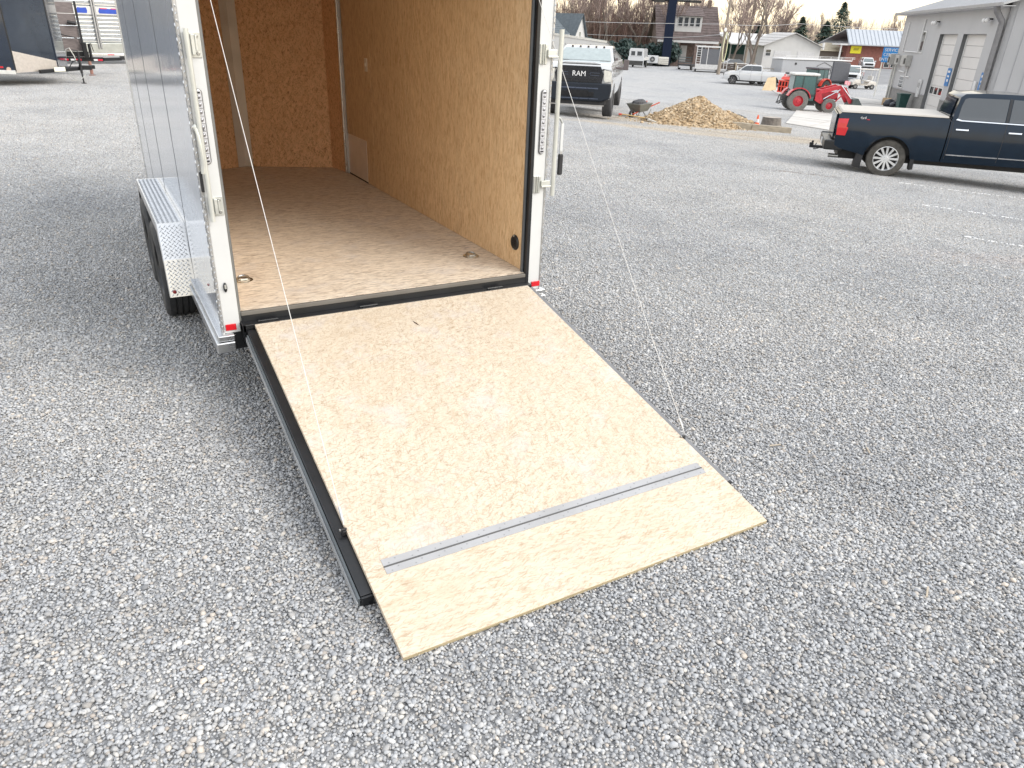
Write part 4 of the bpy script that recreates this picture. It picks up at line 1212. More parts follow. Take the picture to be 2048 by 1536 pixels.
m = MB(); m.prism([(-.94,.58),(-.98,.80),(-.97,1.0),(.97,1.0),(.98,.80),(.94,.58),(.70,.50),(-.70,.50)], -.10, .16, 'x'); m.build('front_bumper', bp, rt, bevel=.03)
MB().box(.161,.175,-.60,.60,.84,.875).build('bumper_trim', pm('gunmetal', (.1,.12,.16)), rt, bevel=.004)
MB().box(.161,.173,-.32,.32,.62,.80).build('bumper_intake', pm('pitch', (.004,.004,.006)), rt, bevel=.006)
MB().box(.161,.175,-.62,.62,.56,.585).build('bumper_trim', pm('gunmetal', (.1,.12,.16)), rt, bevel=.004)
m = MB(); m.box(-.3,.10,-.82,.82,.40,.52); m.box(-5.6,-.3,-.45,.45,.34,.62); m.box(-1.4,-.4,-.72,.72,.5,.98); m.box(-5.3,-4.3,-.72,.72,.5,.98); m.build('underbody', black_rough, rt)
MB().box(.02,.11,-.80,.80,.375,.40).build('air_dam', pm('dam', (.40,.38,.36), .6), rt)
for x in (-.92, -4.85):
    for sd in (-1, 1):
        wheel(rt, (x, sd*.86, .43), .43, .30, .24, sd, spokes=8, tyre=pm('tyre_grey', (.085,.085,.09), .8, var=.2), rimmat=black_frame)

# white box trailer behind it
wt = thing('enclosed_trailer', 'white enclosed trailer standing behind the head-on pickup', 'trailer', (17.85, 26.7, gz(17.9)+.33), hd(124))
m = MB(); m.prism([(-3.6,.55),(-3.6,2.55),(1.15,2.10),(1.75,1.55),(1.75,.55)], 0, 2.1); m.build('box_body', pm('box_white', (.52,.52,.515), .4, var=.04), wt, bevel=.02)
MB().bar((-3.6,-.012,2.53), (1.15,-.012,2.08), .02, .08).build('roof_rail', alu, wt)
MB().bar((1.16,-.012,2.10), (1.76,-.012,1.54), .05).build('nose_trim', grey_trim, wt)
for i in range(4): MB().box(-2.5+i*1.0,-2.49+i*1.0,-.006,-.001,.6,1.98).build('seam_strip', grey_trim, wt)
MB().box(.75,.95,-.008,-.001,1.75,1.86).build('sticker', pm('sticker_yellow', (.6,.6,.15), .5), wt)
MB().box(-3.5,1.7,.1,2.0,.40,.549).build('chassis_frame', black_rough, wt)
for x in (-1.4,-.5):
    for yy, sd in ((.05,-1),(2.0,1)): wheel(wt, (x, yy, .04), .36, .22, .2, sd, ribs=False)

# ---------------------------------------------------------------- service building
GF = -2.2
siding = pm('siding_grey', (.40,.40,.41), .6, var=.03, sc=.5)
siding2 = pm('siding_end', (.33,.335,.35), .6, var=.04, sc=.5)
trim_w = pm('trim_white', (.62,.62,.62), .45, var=.03)
roofm = pm('metal_roof', (.46,.47,.49), .4, .3, var=.05, sc=.7)
gutter = pm('gutter_grey', (.30,.30,.31), .45, .2)
sb = thing('service_building', 'long grey metal service building with two tall bay doors, at the right', 'building', (49.05, 31.62, GF), hd(41.66))
SL, SR_, EH, DP = 10.1, -26.0, 6.3, 14.0        # +x runs to the far corner, -y is into the building
SRR = -10.35                                      # corner with the downpipe
D1, D2, DH = (-3.1, .5), (-7.93, -4.1), 4.83
def fwall(x0, x1, z0, z1, t=.28, mt=None, nm='wall'):
    return MB().box(x0, x1, -t, 0, z0, z1).build(nm, mt or siding, sb)
fwall(D1[1], SL, 1.15, EH); fwall(D2[1], D1[0], 1.15, EH); fwall(SRR, D2[0], 1.15, EH)
fwall(D1[0], D1[1], DH, EH); fwall(D2[0], D2[1], DH, EH)
base_m = pm('masonry_base', (.21,.205,.20), .85, var=.15, sc=5, bmp=.3)
for x0, x1 in ((D1[1], SL), (D2[1], D1[0]), (SRR, D2[0])):
    MB().box(x0, x1, -.28, .03, 0, 1.12).build('base_wall', base_m, sb)
    MB().box(x0, x1, -.2, .06, 1.12, 1.16).build('base_cap', gutter, sb)
m = MB()                                          # near gable end, then far gable end
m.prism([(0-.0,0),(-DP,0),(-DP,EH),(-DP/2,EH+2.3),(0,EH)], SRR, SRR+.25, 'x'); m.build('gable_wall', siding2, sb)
for k in range(22):
    y = -.35-k*.62
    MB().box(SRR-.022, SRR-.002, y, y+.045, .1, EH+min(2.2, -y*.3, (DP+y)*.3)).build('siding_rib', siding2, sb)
m = MB(); m.prism([(0,0),(-DP,0),(-DP,EH),(-DP/2,EH+2.3),(0,EH)], SL-.25, SL-.001, 'x'); m.build('gable_wall', siding, sb)
MB().box(SRR, SL, -DP, -DP+.2, 0, EH).build('wall', siding, sb)
for sg, nm in ((0, 1), (1, 1)):
    y0, y1 = (.6, -DP/2) if sg == 0 else (-DP-.6, -DP/2)
    zlo, zhi = EH-.18, EH+2.35
    m = MB(); m.prism([(y0, zlo), (y1, zhi), (y1, zhi+.08), (y0, zlo+.10)], SRR-.5, SL+.6, 'x'); m.build('roof', roofm, sb)
for k in range(44):
    x = SRR-.4+k*.5
    if x < SL+.55: MB().bar((x, .56, EH-.06), (x, -DP/2+.05, EH+2.44), .035, .05).build('roof_rib', roofm, sb)
MB().box(SRR-.5, SL+.6, .60, .72, EH-.22, EH-.04).build('gutter', gutter, sb, bevel=.02)
MB().box(SRR-.5, SL+.6, .0, .60, EH-.21, EH-.19).build('soffit', trim_w, sb)
m = MB(); m.tube([(SRR+.2,.64,EH-.2),(SRR+.2,.55,EH-.45),(SRR+.18,.2,EH-.9),(SRR+.18,.18,EH-1.2),(SRR+.18,.18,.3)], .15, 6); m.build('downpipe', pm('pipe_dark', (.17,.17,.18), .45, .2), sb, smooth=40)
door_m = pm('bay_door', (.60,.58,.565), .55, var=.03, sc=.8)
reveal = pm('reveal_dark', (.12,.125,.13), .6, var=.1)
for (x0, x1), nwin in ((D1, 4), (D2, 0)):
    d = thing_dummy = None
    dr = bpy.data.objects.new('bay_door', None); COL.objects.link(dr); dr.parent = sb
    nrow = 8
    for r in range(nrow):
        z0, z1 = DH*r/nrow, DH*(r+1)/nrow
        if nwin and r == 2:
            MB().box(x0, x1, -.33, -.27, z0+.008, z0+.10).build('door_panel', door_m, dr)
            MB().box(x0, x1, -.33, -.27, z1-.10, z1-.008).build('door_panel', door_m, dr)
            wd = (x1-x0)/nwin
            for k in range(nwin):
                MB().box(x0+k*wd, x0+k*wd+.16, -.33, -.27, z0+.102, z1-.102).build('door_stile', door_m, dr)
                MB().box(x0+k*wd+.16, x0+(k+1)*wd, -.32, -.30, z0+.102, z1-.102).build('pane', glass_dark, dr)
        else:
            MB().box(x0, x1, -.33, -.27, z0+.008, z1-.008).build('door_panel', door_m, dr)
    MB().box(x1-.008, x1-.002, -.27, -.002, 0, DH).build('reveal', reveal, dr)
    MB().box(x0+.002, x0+.008, -.27, -.002, 0, DH).build('reveal', reveal, dr)
    MB().box(x1-.12, x1-.01, -.265, -.22, 0, DH-.02).build('door_track', trim_w, dr)
    MB().box(x0, x1, -.27, -.002, DH-.012, DH-.004).build('lintel', reveal, dr)
# conduits, window, meters, lamps
MB().tube([(8.5,.04,5.6),(8.6,.04,3.65)], .05, 6).build('conduit', trim_w, sb)
MB().tube([(4.45,.05,5.75),(4.45,.05,3.68),(7.9,.05,3.68)], .05, 6).build('conduit', trim_w, sb)
MB().tube([(6.0,.05,2.9),(6.0,.05,2.05),(5.1,.05,2.05)], .05, 6).build('conduit', trim_w, sb)
MB().tube([(8.2,.05,2.35),(6.6,.05,2.30)], .05, 6).build('conduit', trim_w, sb)
def wind(x0, x1, z0, z1, bars=0, fm=trim_w):
    f = MB().box(x0-.07, x1+.07, .0, .05, z0-.07, z1+.07).build('window', fm, sb, bevel=.008)
    MB().box(x0, x1, .051, .056, z0, z1).build('pane', glass_dark, f)
    for k in range(bars):
        z = z0+(z1-z0)*(k+1)/(bars+1); MB().box(x0, x1, .057, .066, z-.015, z+.015).build('glazing_bar', fm, f)
wind(3.6, 4.2, 3.7, 4.95); wind(6.4, 7.5, 1.30, 1.98, 2)
for x0, x1, z0, z1, d in ((5.6,7.0,2.72,3.45,.40),(7.9,9.0,2.75,3.40,.35),(9.4,10.0,2.70,3.45,.6)):
    mbx = MB().box(x0, x1, .001, d, z0, z1).build('meter_box', pm('box_grey', (.42,.415,.40), .5, .2), sb, bevel=.02)
    MB().box(x0+.1, x0+.35, d+.001, d+.08, z0+.15, z1-.2).build('meter', pm('meter_dark', (.10,.10,.095), .4), mbx, bevel=.01)
for x in (9.2, 9.9):
    MB().tube([(x,.12,.0),(x,.12,2.7)], .06, 6).build('service_pipe', pm('pipe_pale', (.5,.5,.47), .5), sb)
for k in range(2):
    MB().cbox((1.9-k*.3, .10, 1.5), (.14,.10,1.1)).build('control_panel', trim_w, sb, bevel=.01)
    MB().cbox((1.9-k*.3, .155, 1.7), (.08,.01,.3)).build('dial_plate', grey_trim, sb)
for x in (1.25, -8.2):
    m = MB(); m.bar((x,0,5.55),(x,.25,5.55),.08); m.cbox((x,.28,5.5),(.24,.16,.2)); lf = m.build('floodlight', black_frame, sb, bevel=.01)
    for dx in (-.22,.22): MB().ell((x+dx,.34,5.48),(.13,.13,.13),8,6).build('lamp_head', pm('lamp_glass', (.7,.7,.7), .2), lf, smooth=60)
for x in (-3.5, -9.35):
    s = MB().box(x-.34, x+.34, .012, .04, 1.95, 2.95).build('bay_sign', pm('sign_blue', (.02,.16,.42), .4), sb)
    for k, (a, b_) in enumerate(((2.7,2.82),(2.45,2.55),(2.2,2.34))): MB().box(x-.22, x+.22-.06*k, .041, .044, a, b_).build('sign_line', trim_w, s)
MB().cbox((-8.55,.06,2.25),(.35,.10,.45)).build('opener_box', trim_w, sb, bevel=.02)

# hanging entrance sign on two posts
es = thing('entrance_sign', 'blue sign reading SERVICE CENTER ENTRANCE beyond the grey building', 'sign', (62.35, 43.9, -2.3), hd(126))
MB().box(-1.15, 1.1, -.06, 0, 2.78, 3.95).build('sign_board', pm('sign_blue2', (.02,.19,.48), .4), es, bevel=.01)
for i, s in enumerate(('SERVICE','CENTER','ENTRANCE')):
    text('lettering', s, .34, trim_w, es, (-.42-.02*i, -.066, 3.74-i*.37), (R(90), 0, 0), .004)
for x in (-1.0, .95): MB().cyl((x,.04,0),(x,.04,3.9),.05,8).build('post', galv, es)

# ---------------------------------------------------------------- houses
def facade_windows(o, lst, y, mt=glass_dark, fm=trim_w, d=.04):
    for x0, x1, z0, z1 in lst:
        f = MB().box(x0-.08, x1+.08, y-d, y, z0-.08, z1+.08).build('window', fm, o)
        MB().box(x0, x1, y-d-.006, y-d-.001, z0, z1).build('pane', mt, f)
        MB().box(x0, x1, y-d-.02, y-d-.007, (z0+z1)/2-.02, (z0+z1)/2+.02).build('glazing_bar', fm, f)
def shingles(m, p0, p1, q0, q1, mt, parent, n, name='roof_course'):
    """rows of shingles between the eave p0-p1 and the ridge q0-q1"""
    p0, p1, q0, q1 = map(Vector, (p0, p1, q0, q1))
    nn = (p1-p0).cross(q0-p0).normalized()*.05
    for k in range(n):
        a, b_ = k/n, (k+1.12)/n
        P = [p0.lerp(q0,a)+nn, p1.lerp(q1,a)+nn, p1.lerp(q1,min(1,b_))+nn*.1, p0.lerp(q0,min(1,b_))+nn*.1]
        B = [v-nn*1.6 for v in P]
        MB().add([tuple(v) for v in P+B], [(0,1,2,3),(7,6,5,4),(0,4,5,1),(1,5,6,2),(2,6,7,3),(3,7,4,0)]).build(name, mt, parent)
roof_brown = pm('shingle_brown', (.125,.098,.095), .85, var=.25, sc=2)
roof_slate = pm('shingle_slate', (.10,.12,.135), .8, var=.2, sc=2)
roof_tan = pm('shingle_tan', (.42,.37,.28), .85, var=.12, sc=2)
brick_dark = pm('brick_dark', (.155,.115,.10), .9, var=.3, sc=4)
brick_red = pm('brick_red', (.24,.10,.08), .9, var=.2, sc=3)
white_side = pm('clapboard_white', (.50,.50,.495), .6, var=.05, sc=1)
grey_side = pm('clapboard_grey', (.42,.44,.47), .65, var=.08, sc=1)
# brown house with porch and dormer
hb = thing('house', 'brown brick house with a white four-window dormer over a deep front porch', 'house', (80.2, 91.0, -2.3), hd(121))
W2, D_ = 4.2, 8
MB().box(-W2, W2, 2.2, D_, 0, 3.9).build('wall', brick_dark, hb)
shingles(None, (-W2-.5,-.6,3.55), (W2+.5,-.6,3.55), (-W2-.5,4.5,8.2), (W2+.5,4.5,8.2), roof_brown, hb, 14)
shingles(None, (W2+.5,9.4,3.55), (-W2-.5,9.4,3.55), (W2+.5,4.5,8.2), (-W2-.5,4.5,8.2), roof_brown, hb, 6)
for sx in (-W2, W2-.2):
    MB().prism([(2.2,3.9),(8,3.9),(8,4.9),(4.5,8.1),(2.2,6)], sx, sx+.2, 'x').build('gable_wall', brick_dark, hb)
dm = bpy.data.objects.new('dormer', None); COL.objects.link(dm); dm.parent = hb
MB().box(-2.0, 1.9, .55, 4.0, 4.55, 6.75).build('dormer_wall', white_side, dm)
shingles(None, (-2.3,.2,6.75), (2.2,.2,6.75), (-2.3,4.4,8.15), (2.2,4.4,8.15), roof_brown, dm, 6, 'dormer_roof')
for k in range(4):
    x = -1.55+k*.86
    f = MB().box(x-.06, x+.62, .49, .55, 5.35, 6.6).build('window', pm('frame_grey', (.5,.5,.5), .5), dm)
MBp = MB()
for k in range(4):
    x = -1.55+k*.86
    MB().box(x, x+.56, .478, .486, 5.42, 6.54).build('pane', glass_dark, dm)
MB().box(-W2-.3, W2+.3, -.55, -.35, 3.2, 3.55).build('porch_beam', trim_w, hb)
MB().box(-W2-.2, W2+.2, -.5, 2.2, 0, .6).build('porch_floor', brick_dark, hb)
for x in (-3.9, -1.3, 1.3, 3.9): MB().box(x-.22, x+.22, -.5, -.1, .6, 3.2).build('porch_column', brick_dark, hb)
facade_windows(hb, [(-3.2,-2.3,1.4,2.9),(1.9,3.2,1.4,2.9)], 2.19)
MB().box(-.5,.45,2.1,2.19,.6,2.8).build('door', trim_w, hb)
MB().box(-.2,.4,4.2,4.8,7.6,9.0).build('chimney', brick_dark, hb)
MB().box(3.2,3.7,4.2,4.8,7.6,9.0).build('chimney', brick_dark, hb)
# grey house at the left with a steep front gable
hl = thing('house', 'grey house with steep slate gable behind the head-on pickup', 'house', (57.3, 90.2, -2.3), hd(72), None, .66)
MB().box(-12, 5.2, 0, 8, 0, 5.9).build('wall', grey_side, hl)
shingles(None, (-12.4,-.6,5.6), (2.5,-.6,5.6), (-12.4,4,9.0), (2.5,4,9.0), roof_slate, hl, 10)
MB().box(-12.4, 2.4, -.62, -.45, 5.35, 5.6).build('fascia', trim_w, hl)
# gabled wing: ridge runs front to back
MB().prism([(2.2,0),(7.4,0),(7.4,3.6),(5.3,9.2),(2.2,4.2)], -1.2, 6.8).build('gable_wing', white_side, hl)
shingles(None, (1.3,-1.7,2.6), (1.3,7,2.6), (5.2,-1.7,9.5), (5.2,7,9.5), roof_slate, hl, 12)
shingles(None, (7.9,7,2.9), (7.9,-1.7,2.9), (5.2,7,9.5), (5.2,-1.7,9.5), roof_slate, hl, 8)
facade_windows(hl, [(-3.6,-2.9,3.6,5.0),(-2.5,-1.8,3.6,5.0),(-1.4,-.5,3.6,5.0),(-7,-6,3.6,5.0)], -.001, glass_grey)
facade_windows(hl, [(4.7,5.2,4.6,6.2),(3.6,4.6,1.2,2.6)], -1.201, glass_grey)
MB().box(-2.2,2.2,-3.0,-.2,3.0,3.2).build('porch_roof', roof_slate, hl)
# white double garage
gg = thing('garage', 'white double garage with two pale roll-up doors and low gable', 'garage', (102.8, 91.2, -2.3), hd(116))
gw, gh = 4.7, 3.3
MB().prism([(-gw,0),(gw,0),(gw,gh),(0,gh+1.75),(-gw,gh)], 0, 9).build('wall', white_side, gg)
shingles(None, (gw+.5,-.5,gh-.15), (gw+.5,9.3,gh-.15), (0,-.5,gh+1.9), (0,9.3,gh+1.9), pm('shingle_pale', (.48,.47,.46), .8), gg, 5)
shingles(None, (-gw-.5,9.3,gh-.15), (-gw-.5,-.5,gh-.15), (0,9.3,gh+1.9), (0,-.5,gh+1.9), pm('shingle_pale', (.48,.47,.46), .8), gg, 5)
for x0 in (-2.9, 1.0):
    gd_ = bpy.data.objects.new('garage_door', None); COL.objects.link(gd_); gd_.parent = gg
    for r in range(4): MB().box(x0, x0+2.8, -.05, -.002, .62*r+.01, .62*(r+1)-.012).build('door_panel', pm('door_pale', (.52,.52,.53), .5), gd_)
facade_windows(gg, [(-4.3,-3.5,1.7,2.6)], -.001)
MB().box(gw+.1,gw+.35,-.5,-.2,2.9,3.9).build('vent_pipe', trim_w, gg)
# shed with tan roof
sh = thing('shed', 'low shed with tan hipped roof between the garage and the brick building', 'shed', (125.3, 101.8, -2.3), hd(124))
MB().box(-3.1,3.1,0,6,0,2.5).build('wall', pm('shed_wall', (.16,.13,.11), .8), sh)
shingles(None, (-3.8,-.6,2.5),(3.8,-.6,2.5),(-.6,3,3.9),(.6,3,3.9), roof_tan, sh, 6)
shingles(None, (3.8,-.6,2.5),(3.8,6.6,2.5),(.6,3,3.9),(.62,3.1,3.9), roof_tan, sh, 4)
shingles(None, (-3.8,6.6,2.5),(-3.8,-.6,2.5),(-.62,3.1,3.9),(-.6,3,3.9), roof_tan, sh, 4)
# brick shop with white metal fascia
bs = thing('shop_building', 'low brick building with a broad pale metal roof and a yellow sign', 'building', (125.6, 98.6, -2.3), hd(122), None, 1.13)
MB().box(0,18,0,12,0,3.3).build('wall', brick_red, bs)
mroof = pm('roof_pale_blue', (.42,.45,.49), .4, .2, var=.03, sc=.5)
m = MB(); m.prism([(-1.0,3.25),(1.6,5.5),(1.6,5.6),(-1.0,3.40)], -.3, 18.5, 'x'); m.build('roof', mroof, bs)
m = MB(); m.prism([(14,3.25),(1.6,5.52),(1.6,5.6),(14,3.40)], -.3, 18.5, 'x'); m.build('roof', mroof, bs)
for k in range(30): MB().bar((-.2+k*.62,-1.02,3.43),(-.2+k*.62,1.58,5.66),.04,.05).build('roof_rib', mroof, bs)
MB().box(-1.6,-.1,-.9,3,3.2,3.45).build('canopy', trim_w, bs); MB().box(-1.4,-1.2,-.7,-.5,0,3.2).build('canopy_post', trim_w, bs)
MB().box(.5,2.2,-.10,-.02,2.05,3.15).build('yellow_sign', pm('sign_yellow', (.80,.72,.03), .5), bs)
MB().box(.95,1.75,-.112,-.102,2.5,2.85).build('sign_mark', pm('mark_olive', (.45,.38,.02), .5), bs)
facade_windows(bs, [(6.4,7.2,.2,2.4),(7.5,8.3,.2,2.4),(9.4,10.3,.2,2.4)], -.001)
MB().box(8.6,9.6,-.02,.3,4.1,4.9).build('roof_vent', pm('teal_dark', (.02,.07,.08), .5), bs)
# carport
cp = thing('carport', 'open carport with a broad white roof beside the utility poles', 'carport', (108.0, 110.0, -2.3), hd(105))
m = MB(); m.prism([(-1,3.0),(4.6,4.8),(4.6,4.95),(-1,3.2)], -1.0, 16.5, 'x'); m.build('roof', white_side, cp)
for x in (-.6,5,10.5,16): MB().box(x-.1,x+.1,-.6,-.4,0,3.0).build('post', grey_trim, cp)
MB().box(-.5,16,4,4.1,0,3).build('back_wall', pm('teal_wall', (.03,.09,.08), .8), cp)
MB().box(.3,4.4,.5,1.6,.0,1.3).build('stored_pallets', pm('stored', (.06,.06,.055), .8), cp)

# ---------------------------------------------------------------- tall sign, poles, wires
bp_ = thing('sign_pole', 'thick dark blue steel column of a tall roadside sign', 'sign pole', (76.0, 90.4, -2.3), hd(121))
m = MB(); m.cbox((0,0,7), (1.15,.9,14)); m.build('column', pm('pole_blue', (.004,.010,.028), .6, var=.1, spec=.2), bp_, bevel=.03)
m = MB(); m.cbox((-.52,-.35,3.5), (.35,.35,7)); m.build('side_column', pm('pole_blue', (.01,.035,.10)), bp_, bevel=.02)
m = MB(); m.cyl((-3.0,0,8.55), (3.6,0,8.55), .16, 8); m.build('cross_tube', black_frame, bp_)
MB().cbox((-1.9,0,8.4), (1.5,.5,.28)).build('sign_light', black_frame, bp_); MB().cbox((3.2,0,8.5), (1.6,.5,.3)).build('sign_light', black_frame, bp_)
MB().cbox((0,0,11.6), (7,.7,4.4)).build('sign_cabinet', pm('pole_blue', (.01,.035,.1)), bp_)
wood_pole = pm('pole_wood', (.26,.22,.18), .85, var=.2, sc=3, stretch=(1,1,.2))
def upole(loc, h, label, lean=0, extra=None):
    t = thing('utility_pole', label, 'utility pole', loc, 0, 'utility poles by the houses')
    MB().tube([(0,0,0), (lean,0,h)], [.22,.14], 8).build('pole', wood_pole, t, smooth=40)
    return t
u1 = upole((69.6, 72.6, -2.3), 9.5, 'leaning weathered pole with a small white disc beside the brown house', .3)
MB().lathe([(0,-.03),(.22,-.03),(.22,0)], (-.15,-.3,5.0), 'y', 14).build('disc', trim_w, u1)
m = MB(); m.tube([(.25+.32*math.cos(a), -.25, 3.1+1.6*math.sin(a)) for a in np.linspace(0, 2*math.pi, 18)], .05, 5); m.build('rope_loop', pm('rope_yellow', (.62,.62,.40), .7), u1)
u2 = upole((96, 94.5, -2.3), 11.5, 'taller straight utility pole in front of the white carport', .2)
u3 = upole((98.2, 94.8, -2.3), 12.5, 'utility pole leaning right in front of the big bare tree', 1.0)
MB().bar((-.9,0,10.6),(1.3,0,10.6),.12).build('crossarm', wood_pole, u2)
def wire(pts, label, r=.022):
    P = []
    for i in range(len(pts)-1):
        a, b_ = Vector(pts[i]), Vector(pts[i+1])
        for t in np.linspace(0, 1, 10)[:-1]: P.append(a.lerp(b_, t)-Vector((0,0,.6*math.sin(math.pi*t)*(b_-a).length/60)))
    P.append(Vector(pts[-1]))
    o = MB().tube(P, r, 4).build('overhead_wire', pm('wire', (.42,.42,.42), .6), None)
    tag(o, label, 'wire')
wire([(45,112,3.6),(75.6,79.9,3.4),(97.5,86.0,4.1),(125,75,4.4)], 'upper overhead wire running across the houses', .03)
wire([(60,110,1.9),(74.6,94,1.5),(69.7,72.7,2.2)], 'lower sagging overhead wire behind the blue column', .03)

# ---------------------------------------------------------------- bare and evergreen trees
bark = pm('bark', (.17,.14,.12), .9, var=.2, sc=3)
twigm = pm('twigs', (.29,.225,.20), .9, var=.2, sc=1)
def bare_tree(seed, h=11, spread=.75, depth=5, r0=.26, up=.25, nb=(2,3), stem=.28, rmin=.03):
    rnd = random.Random(seed)
    A, B = MB(), MB()
    def grow(p, d, L, r, k):
        n = 3
        pts = [p]; dd = d.copy()
        for i in range(n):
            dd = (dd+Vector((rnd.uniform(-.22,.22), rnd.uniform(-.22,.22), rnd.uniform(-.05,.22)*up*3))).normalized()
            pts.append(pts[-1]+dd*L/n)
        rr = [r*(1-.4*i/n) for i in range(n+1)]
        (A if k < 3 else B).tube(pts, rr, 5 if k < 2 else 3, caps=False)
        if k >= depth: return
        for _ in range(rnd.randint(*nb)+(1 if k > 1 else 0)):
            t = rnd.uniform(.45, 1.0); i = min(n-1, int(t*n)); q = pts[i].lerp(pts[i+1], t*n-i)
            a = rnd.uniform(0, 2*math.pi); s = rnd.uniform(.4, 1)*spread
            nd = (dd+Vector((math.cos(a)*s, math.sin(a)*s, rnd.uniform(-.1,.35)))).normalized()
            grow(q, nd, L*rnd.uniform(.62,.86), max(rmin, r*rnd.uniform(.42,.6)), k+1)
        grow(pts[-1], dd, L*.75, max(rmin, r*.58), k+1)
    grow(Vector((0,0,-.2)), Vector((rnd.uniform(-.05,.05),0,1)), h*stem, r0, 0)
    return A, B
def put_tree(seed, loc, label, group=None, **kw):
    t = thing('bare_tree', label, 'tree', loc, 0, group)
    A, B = bare_tree(seed, **kw)
    A.build('trunk', bark, t); B.build('crown', twigm, t)
    return t
GB = 'bare trees behind the houses'
bt = [put_tree(21, (126, 118, -2.3), 'large spreading bare tree rising behind the white garage', h=17, r0=.62, spread=1.0, depth=5, up=.12, nb=(2,2), rmin=.045)]
bt.append(put_tree(5, (84, 118, -2.3), 'dark forked bare tree behind the white vehicle with two rear windows', h=17, r0=.45, spread=.6))
proto = [put_tree(s, (0,0,0), 'x', GB, h=12, r0=.2, spread=sp_, depth=5, up=u_, nb=(1,2)) for s, sp_, u_ in ((31,.6,.3),(32,.75,.25),(33,.5,.4))]
spots = []
rt_ = random.Random(99)
for k in range(52):
    az = 31+ (k/51.0)*34+rt_.uniform(-.4,.4)
    d = rt_.uniform(118,150) if az < 47 else rt_.uniform(185,240)
    spots.append((az, d))
where = ['behind the slate-gabled grey house','left of the blue column','between the blue column and brown house','behind the white carport','above the white garage','above the tan-roofed shed','above the brick building']
for k, (az, d) in enumerate(spots):
    x, y = d*math.sin(R(az)), d*math.cos(R(az))
    s = rt_.uniform(.9,1.25) if az < 47 else rt_.uniform(.72,1.0)
    lab = 'thin bare tree in the winter treeline '+where[min(6, int((az-31)/4.9))]
    o = proto[k % 3]
    if k < 3:
        o.location = (x, y, -2.3); o.scale = (s,s,s); o['label'] = lab
        o.rotation_euler = (0,0,rt_.uniform(0,6.28))
    else:
        copy_tree(o, (x, y, -2.3), rt_.uniform(0,6.28), s*1.0, lab, GB)
# brush: dense vertical shoots
def brush(n, seed, w_, d_, h0, h1, az0=None):
    rnd = random.Random(seed); m = MB()
    for _ in range(n):
        x, y = rnd.uniform(-w_, w_), rnd.uniform(-d_, d_); h = rnd.uniform(h0, h1)
        p = Vector((x,y,0)); q = Vector((x+rnd.uniform(-.25,.25)*h*.4, y+rnd.uniform(-.2,.2)*h*.4, h))
        m.tube([p, p.lerp(q,.5)+Vector((rnd.uniform(-.1,.1),0,0)), q], [.045,.035,.015], 3, caps=False)
        for _ in range(4):
            t = rnd.uniform(.3,.9); a = p.lerp(q, t); L = h*rnd.uniform(.12,.3)
            m.tube([a, a+Vector((rnd.uniform(-.5,.5), rnd.uniform(-.5,.5), .8))*L], [.028,.014], 3, caps=False)
    return m
reddish = pm('brush_red', (.23,.155,.135), .9, var=.25, sc=.4)
def stuff(m, name, mt, loc, rz=0, lab=None):
    o = m.build(name, mt); o.location = loc; o.rotation_euler = (0,0,rz); o['kind'] = 'stuff'
    if lab: o['label'] = lab
    return o
stuff(brush(1500, 3, 14, 3, 4.5, 9.5), 'brush_thicket', reddish, (78, 112, -2.3), hd(121), 'thicket of reddish bare shoots behind the blue column')
stuff(brush(1100, 4, 16, 3, 3, 8), 'brush_thicket', twigm, (52, 119, -2.3), hd(115), 'grey brown bare thicket behind the grey house')
stuff(brush(3200, 8, 110, 6, 6, 11), 'distant_woods', pm('woods_far', (.26,.205,.18), .9, var=.2, sc=.1), (205, 180, -2.3), hd(132), 'distant bare woods along the horizon')
m = MB(); rw = random.Random(4)
xx = -110.
while xx < 110:
    w_ = rw.uniform(2,5); h_ = rw.uniform(3.4,5.6); m.ell((xx, rw.uniform(-2,2), h_*.35), (w_*1.1, 2.2, h_*.65), 8, 6, .25, rw); xx += w_*.9
stuff(m, 'undergrowth', pm('woods_floor', (.15,.12,.10), .95, var=.3, sc=.5, bmp=.5), (193, 176, -2.3), hd(132), 'dull brown undergrowth below the distant woods')
# evergreens and dark laurel mass
needle = pm('needles', (.045,.080,.060), .8, var=.5, sc=1.5)
laurel = pm('laurel_leaf', (.022,.045,.040), .6, var=.6, sc=2)
def conifer(seed, h, w_):
    rnd = random.Random(seed); m = MB(); v = []; f = []
    for _ in range(int(2300)):
        t = rnd.random()**.8; z = h*(.06+.94*t); rr = w_*(1-t)**.8*(.86+.14*math.sin(t*38+seed))
        a = rnd.uniform(0, 2*math.pi); q = rr*rnd.uniform(.45,1.08)
        c = Vector((q*math.cos(a), q*math.sin(a), z)); s = rnd.uniform(.16,.38)
        o_ = Vector((math.cos(a), math.sin(a), rnd.uniform(-.5,.1)))*s*1.6; sd = Vector((-math.sin(a), math.cos(a), rnd.uniform(-.3,.3)))*s*.55
        n = len(v); v += [tuple(c-sd), tuple(c+o_), tuple(c+sd), tuple(c-o_*.3+Vector((0,0,s*.3)))]; f.append((n,n+1,n+2,n+3))
    m.add(v, f); return m
def put_conifer(seed, loc, h, w_, label, grp='evergreens behind the garage'):
    t = thing('evergreen_tree', label, 'evergreen tree', loc, 0, grp)
    MB().tube([(0,0,0),(0,0,h*.9)], [.25,.04], 6).build('trunk', bark, t)
    conifer(seed, h, w_).build('crown', needle, t, recalc=False)
put_conifer(1, (138.5, 121.5, -2.3), 8.6, 3.6, 'dark evergreen left of the pointed one, behind the garage')
put_conifer(2, (152, 122.5, -2.3), 12.0, 5.0, 'tallest evergreen with a pointed top, behind the tan-roofed shed')
put_conifer(3, (147, 122, -2.3), 8.0, 3.8, 'squat evergreen between the two dark evergreens')
